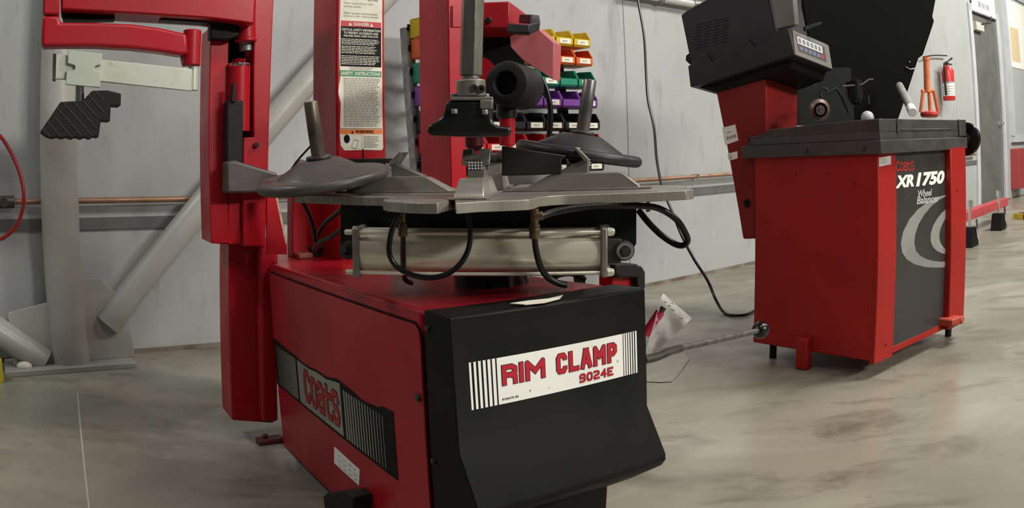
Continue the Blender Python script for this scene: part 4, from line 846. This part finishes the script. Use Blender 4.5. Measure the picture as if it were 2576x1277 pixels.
for i, (cn_, y, rn) in enumerate(rows):
    for j in list(range(vis[i])) + [9]:
        key = cn_
        loc = WL((.285 - BWd/2 - j*PIT) if j < 9 else -.745, off(zr[i]) + .008, zr[i])
        if key not in proto:
            proto[key] = bin_part(BM[cn_]).build('parts_bin', BM[cn_]); proto[key]['_c'] = tuple(proto[key].location)
            o = proto[key]
        else:
            o = proto[key].copy(); COL.objects.link(o)
        o.location = loc + Vector(proto[key]['_c'])
        where = 'at the left end of the ' + rn if j == 9 else ords[j] + ' in the ' + rn
        o['label'] = '%s plastic parts bin, %s of the rack' % (cn_, where); o['category'] = 'bin'; o['group'] = cn_ + ' bins on the rack, ' + rn
        if j != 9 and (i, j) not in ((2, 1), (3, 1), (3, 3), (4, 4)):
            c = lab0.copy(); COL.objects.link(c); c.parent = o; c.location = lab_c - Vector(proto[key]['_c'])
for o in proto.values(): del o['_c']
for o in COL.objects:
    if '_c' in o: del o['_c']
bpy.data.objects.remove(lab0)

# ================================================================== small things
# fire extinguisher on the far wall
fx = thing('fire_extinguisher', WP(2388, 252, .12), 'red fire extinguisher with white label on the far wall', 'fire extinguisher')
e0_ = WP(2388, 253, .12); e1_ = WP(2386, 168, .12); H_ = e1_.z - e0_.z
b = MB(); b.lathe([(0, 0), (.075, 0), (.08, .01), (.08, H_*.86), (.06, H_*.97), (.025, H_), (.02, H_*1.06), (0, H_*1.06)], e0_, Z, n=32); b.build('cylinder_body', mat('extinguisher_red', (.62, .03, .025), .3), fx, base=True)
b = MB(); b.lathe([(.0812, H_*.13), (.0812, H_*.50)], e0_, Z, n=32); b.mt(1); b.lathe([(.0815, H_*.50), (.0815, H_*.55)], e0_, Z, n=32)
for k in range(4): b.lathe([(.0818, H_*(.18 + .07*k)), (.0818, H_*(.20 + .07*k))], e0_, Z, n=32)
b.build('instruction_label', [WHT, GREYI], fx)
b = MB(); q = e0_ + Z*H_*1.06; b.box(q - WD*.02, WD*.15, WN*.02, Z*.015); b.prism([q + Z*.03 - WD*.02, q + Z*.05 + WD*.02, q + Z*.10 + WD*.16, q + Z*.075 + WD*.16], WN*.02); b.cyl(q, q + Z*.04, .02, n=12); b.build('handle', DKST, fx)
b = MB(); b.tube([q - WD*.01, q - WD*.10 + Z*.0, q - WD*.115 - Z*.2, q - WD*.10 - Z*.38], .013, n=8); b.build('hose', RUB, fx)
b = MB(); b.box(WP(2388, 200, 0) - WD*.03, WD*.06, WN*.04, Z*.1); b.build('bracket', DKST, fx)
b = MB(); b.tube([WP(2322, 143, .06), WP(2352, 139, .05), WP(2382, 140, .05)], .008, n=6); tag(b.build('wall_wire', DKST), 'thin dark wire on the wall left of the fire extinguisher', 'cable')
# low red frame by the door
rf_ = thing('red_floor_rail', ZP(2490, 590, 0), 'low red steel rail on black feet near the grey door', 'rail')
ra0, ra1 = YP(2426, 567, 5.2), YP(2541, 515, 7.4)
ra0 = ZP(2432, 600, 0); ra1 = ZP(2536, 552, 0)
dR = (ra1 - ra0).normalized(); nR = dR.cross(Z)
b = MB(); b.box(ra0 - dR*.5 + Z*.16, dR*((ra1 - ra0).length + .5), -nR*.10, Z*.09); b.build('rail_beam', mat('rail_red', (.50, .06, .07), .45), rf_, bevel=.006)
for px_, py_ in ((2452, 620), (2524, 578)):
    q = ZP(px_, py_, 0); b = MB()
    b.prism([q - dR*.10, q + dR*.14, q + dR*.06 + Z*.17, q - dR*.04 + Z*.17], -nR*.12); b.build('rail_foot', BLK, rf_, bevel=.004)
    b = MB(); b.tube([q + Z*.16 - nR*.05, q + Z*.40 - nR*.05], .014, n=8, smooth=False); b.cyl(q + Z*.34 - nR*.05, q + Z*.40 - nR*.05, .028, n=8); b.tube([q + Z*.24 + nR*.01, q + Z*.12 + nR*.02, q + Z*.02 + nR*.03 + dR*.06], .012, n=8); b.build('rail_clamp', CHR, rf_)
b = MB(); q = ZP(2574, 552, 0); b.box(q, X*.5, Y*.2, Z*.06); b.mt(1); b.box(q - X*.002, X*.03, Y*.2, Z*.062)
tag(b.build('floor_ramp', [BLK, BM['yellow']]), 'black floor block with yellow end at the right edge', 'block')
# plastic bag and clear sheet at the changer's right side
bm_ = mat('bag_film', (.78, .78, .76), .15, col2=(.62, .60, .58), nscale=9, bump=.8, bscale=18)
N = bm_.node_tree.nodes; L = bm_.node_tree.links; pr = N['Principled BSDF']; pr.inputs['Alpha'].default_value = .42
def sheet(c00, c10, c01, c11, nx, ny, amp, y, seed, dy=.02):
    rnd = random.Random(seed); vs = []; fs = []
    for j in range(ny + 1):
        for i in range(nx + 1):
            a_, c_ = i/nx, j/ny
            x = (c00[0]*(1 - a_) + c10[0]*a_)*(1 - c_) + (c01[0]*(1 - a_) + c11[0]*a_)*c_
            yy = (c00[1]*(1 - a_) + c10[1]*a_)*(1 - c_) + (c01[1]*(1 - a_) + c11[1]*a_)*c_
            vs.append(YP(x, yy, y + amp*(math.sin(a_*9 + c_*5 + seed)*.5 + math.sin(c_*13 - a_*4) * .4 + rnd.uniform(-.35, .35)) + dy*math.sin(a_*3.1)))
    for j in range(ny):
        for i in range(nx): k = j*(nx + 1) + i; fs.append([k, k + 1, k + nx + 2, k + nx + 1])
    return vs, fs
bg = thing('parts_bag', YP(1672, 890, 1.78), 'crumpled clear plastic bag with white header beside the changer', 'bag')
b = MB(); b.add(*sheet((1664, 748), (1735, 806), (1622, 892), (1652, 886), 10, 14, .006, 1.74, 1)); b.add(*sheet((1664, 748), (1735, 806), (1622, 892), (1652, 886), 10, 14, .006, 1.765, 4)); b.build('bag_film', bm_, bg, ang=80)
b = MB(); b.add(*sheet((1668, 737), (1741, 800), (1662, 752), (1727, 813), 10, 2, .001, 1.745, 2)); b.mt(1)
for x, y, w_ in ((1672, 757, 5), (1681, 766, 7), (1688, 775, 9), (1708, 797, 6), (1714, 798, 5), (1655, 836, 6), (1690, 760, 3)): q = YP(x, y, 1.738); b.prism([q, YP(x + w_, y + w_*.55, 1.738), YP(x + w_ - 1, y + w_*.55 + 3, 1.738), YP(x - 1, y + 2.5, 1.738)], Y*.0004)
b.build('bag_header', [WHT, TXT], bg, ang=80)
b = MB(); b.cyl(YP(1622, 842, 1.752), YP(1661, 784, 1.752), .011, n=20); b.mt(1); b.cyl(YP(1661, 784, 1.752), YP(1669, 772, 1.752), .008, n=16); tag(b.build('red_canister', [mat('canister_red', (.50, .02, .07), .4), DKST]), 'red cylinder inside the clear plastic bag', 'cylinder')
cl = mat('clear_sheet', (.9, .93, .92), .08, trans=.0, alpha=.07)
b = MB(); gz = .40
b.prism([YP(x, y, 1.84) for x, y in ((1625, 905), (1700, 872), (1735, 903), (1703, 950), (1688, 961), (1625, 961))], Y*.004)
b.mt(1); b.tube([YP(x, y, 1.838) for x, y in ((1735, 904), (1704, 949), (1690, 960))], .0016, n=6, smooth=False); b.mt(2); b.tube([YP(x, y, 1.838) for x, y in ((1690, 960), (1660, 962), (1625, 960))], .0016, n=6, smooth=False)
tag(b.build('clear_sheet', [cl, CHR, DKST]), 'clear plastic sheet with bright edge below the plastic bag', 'sheet')
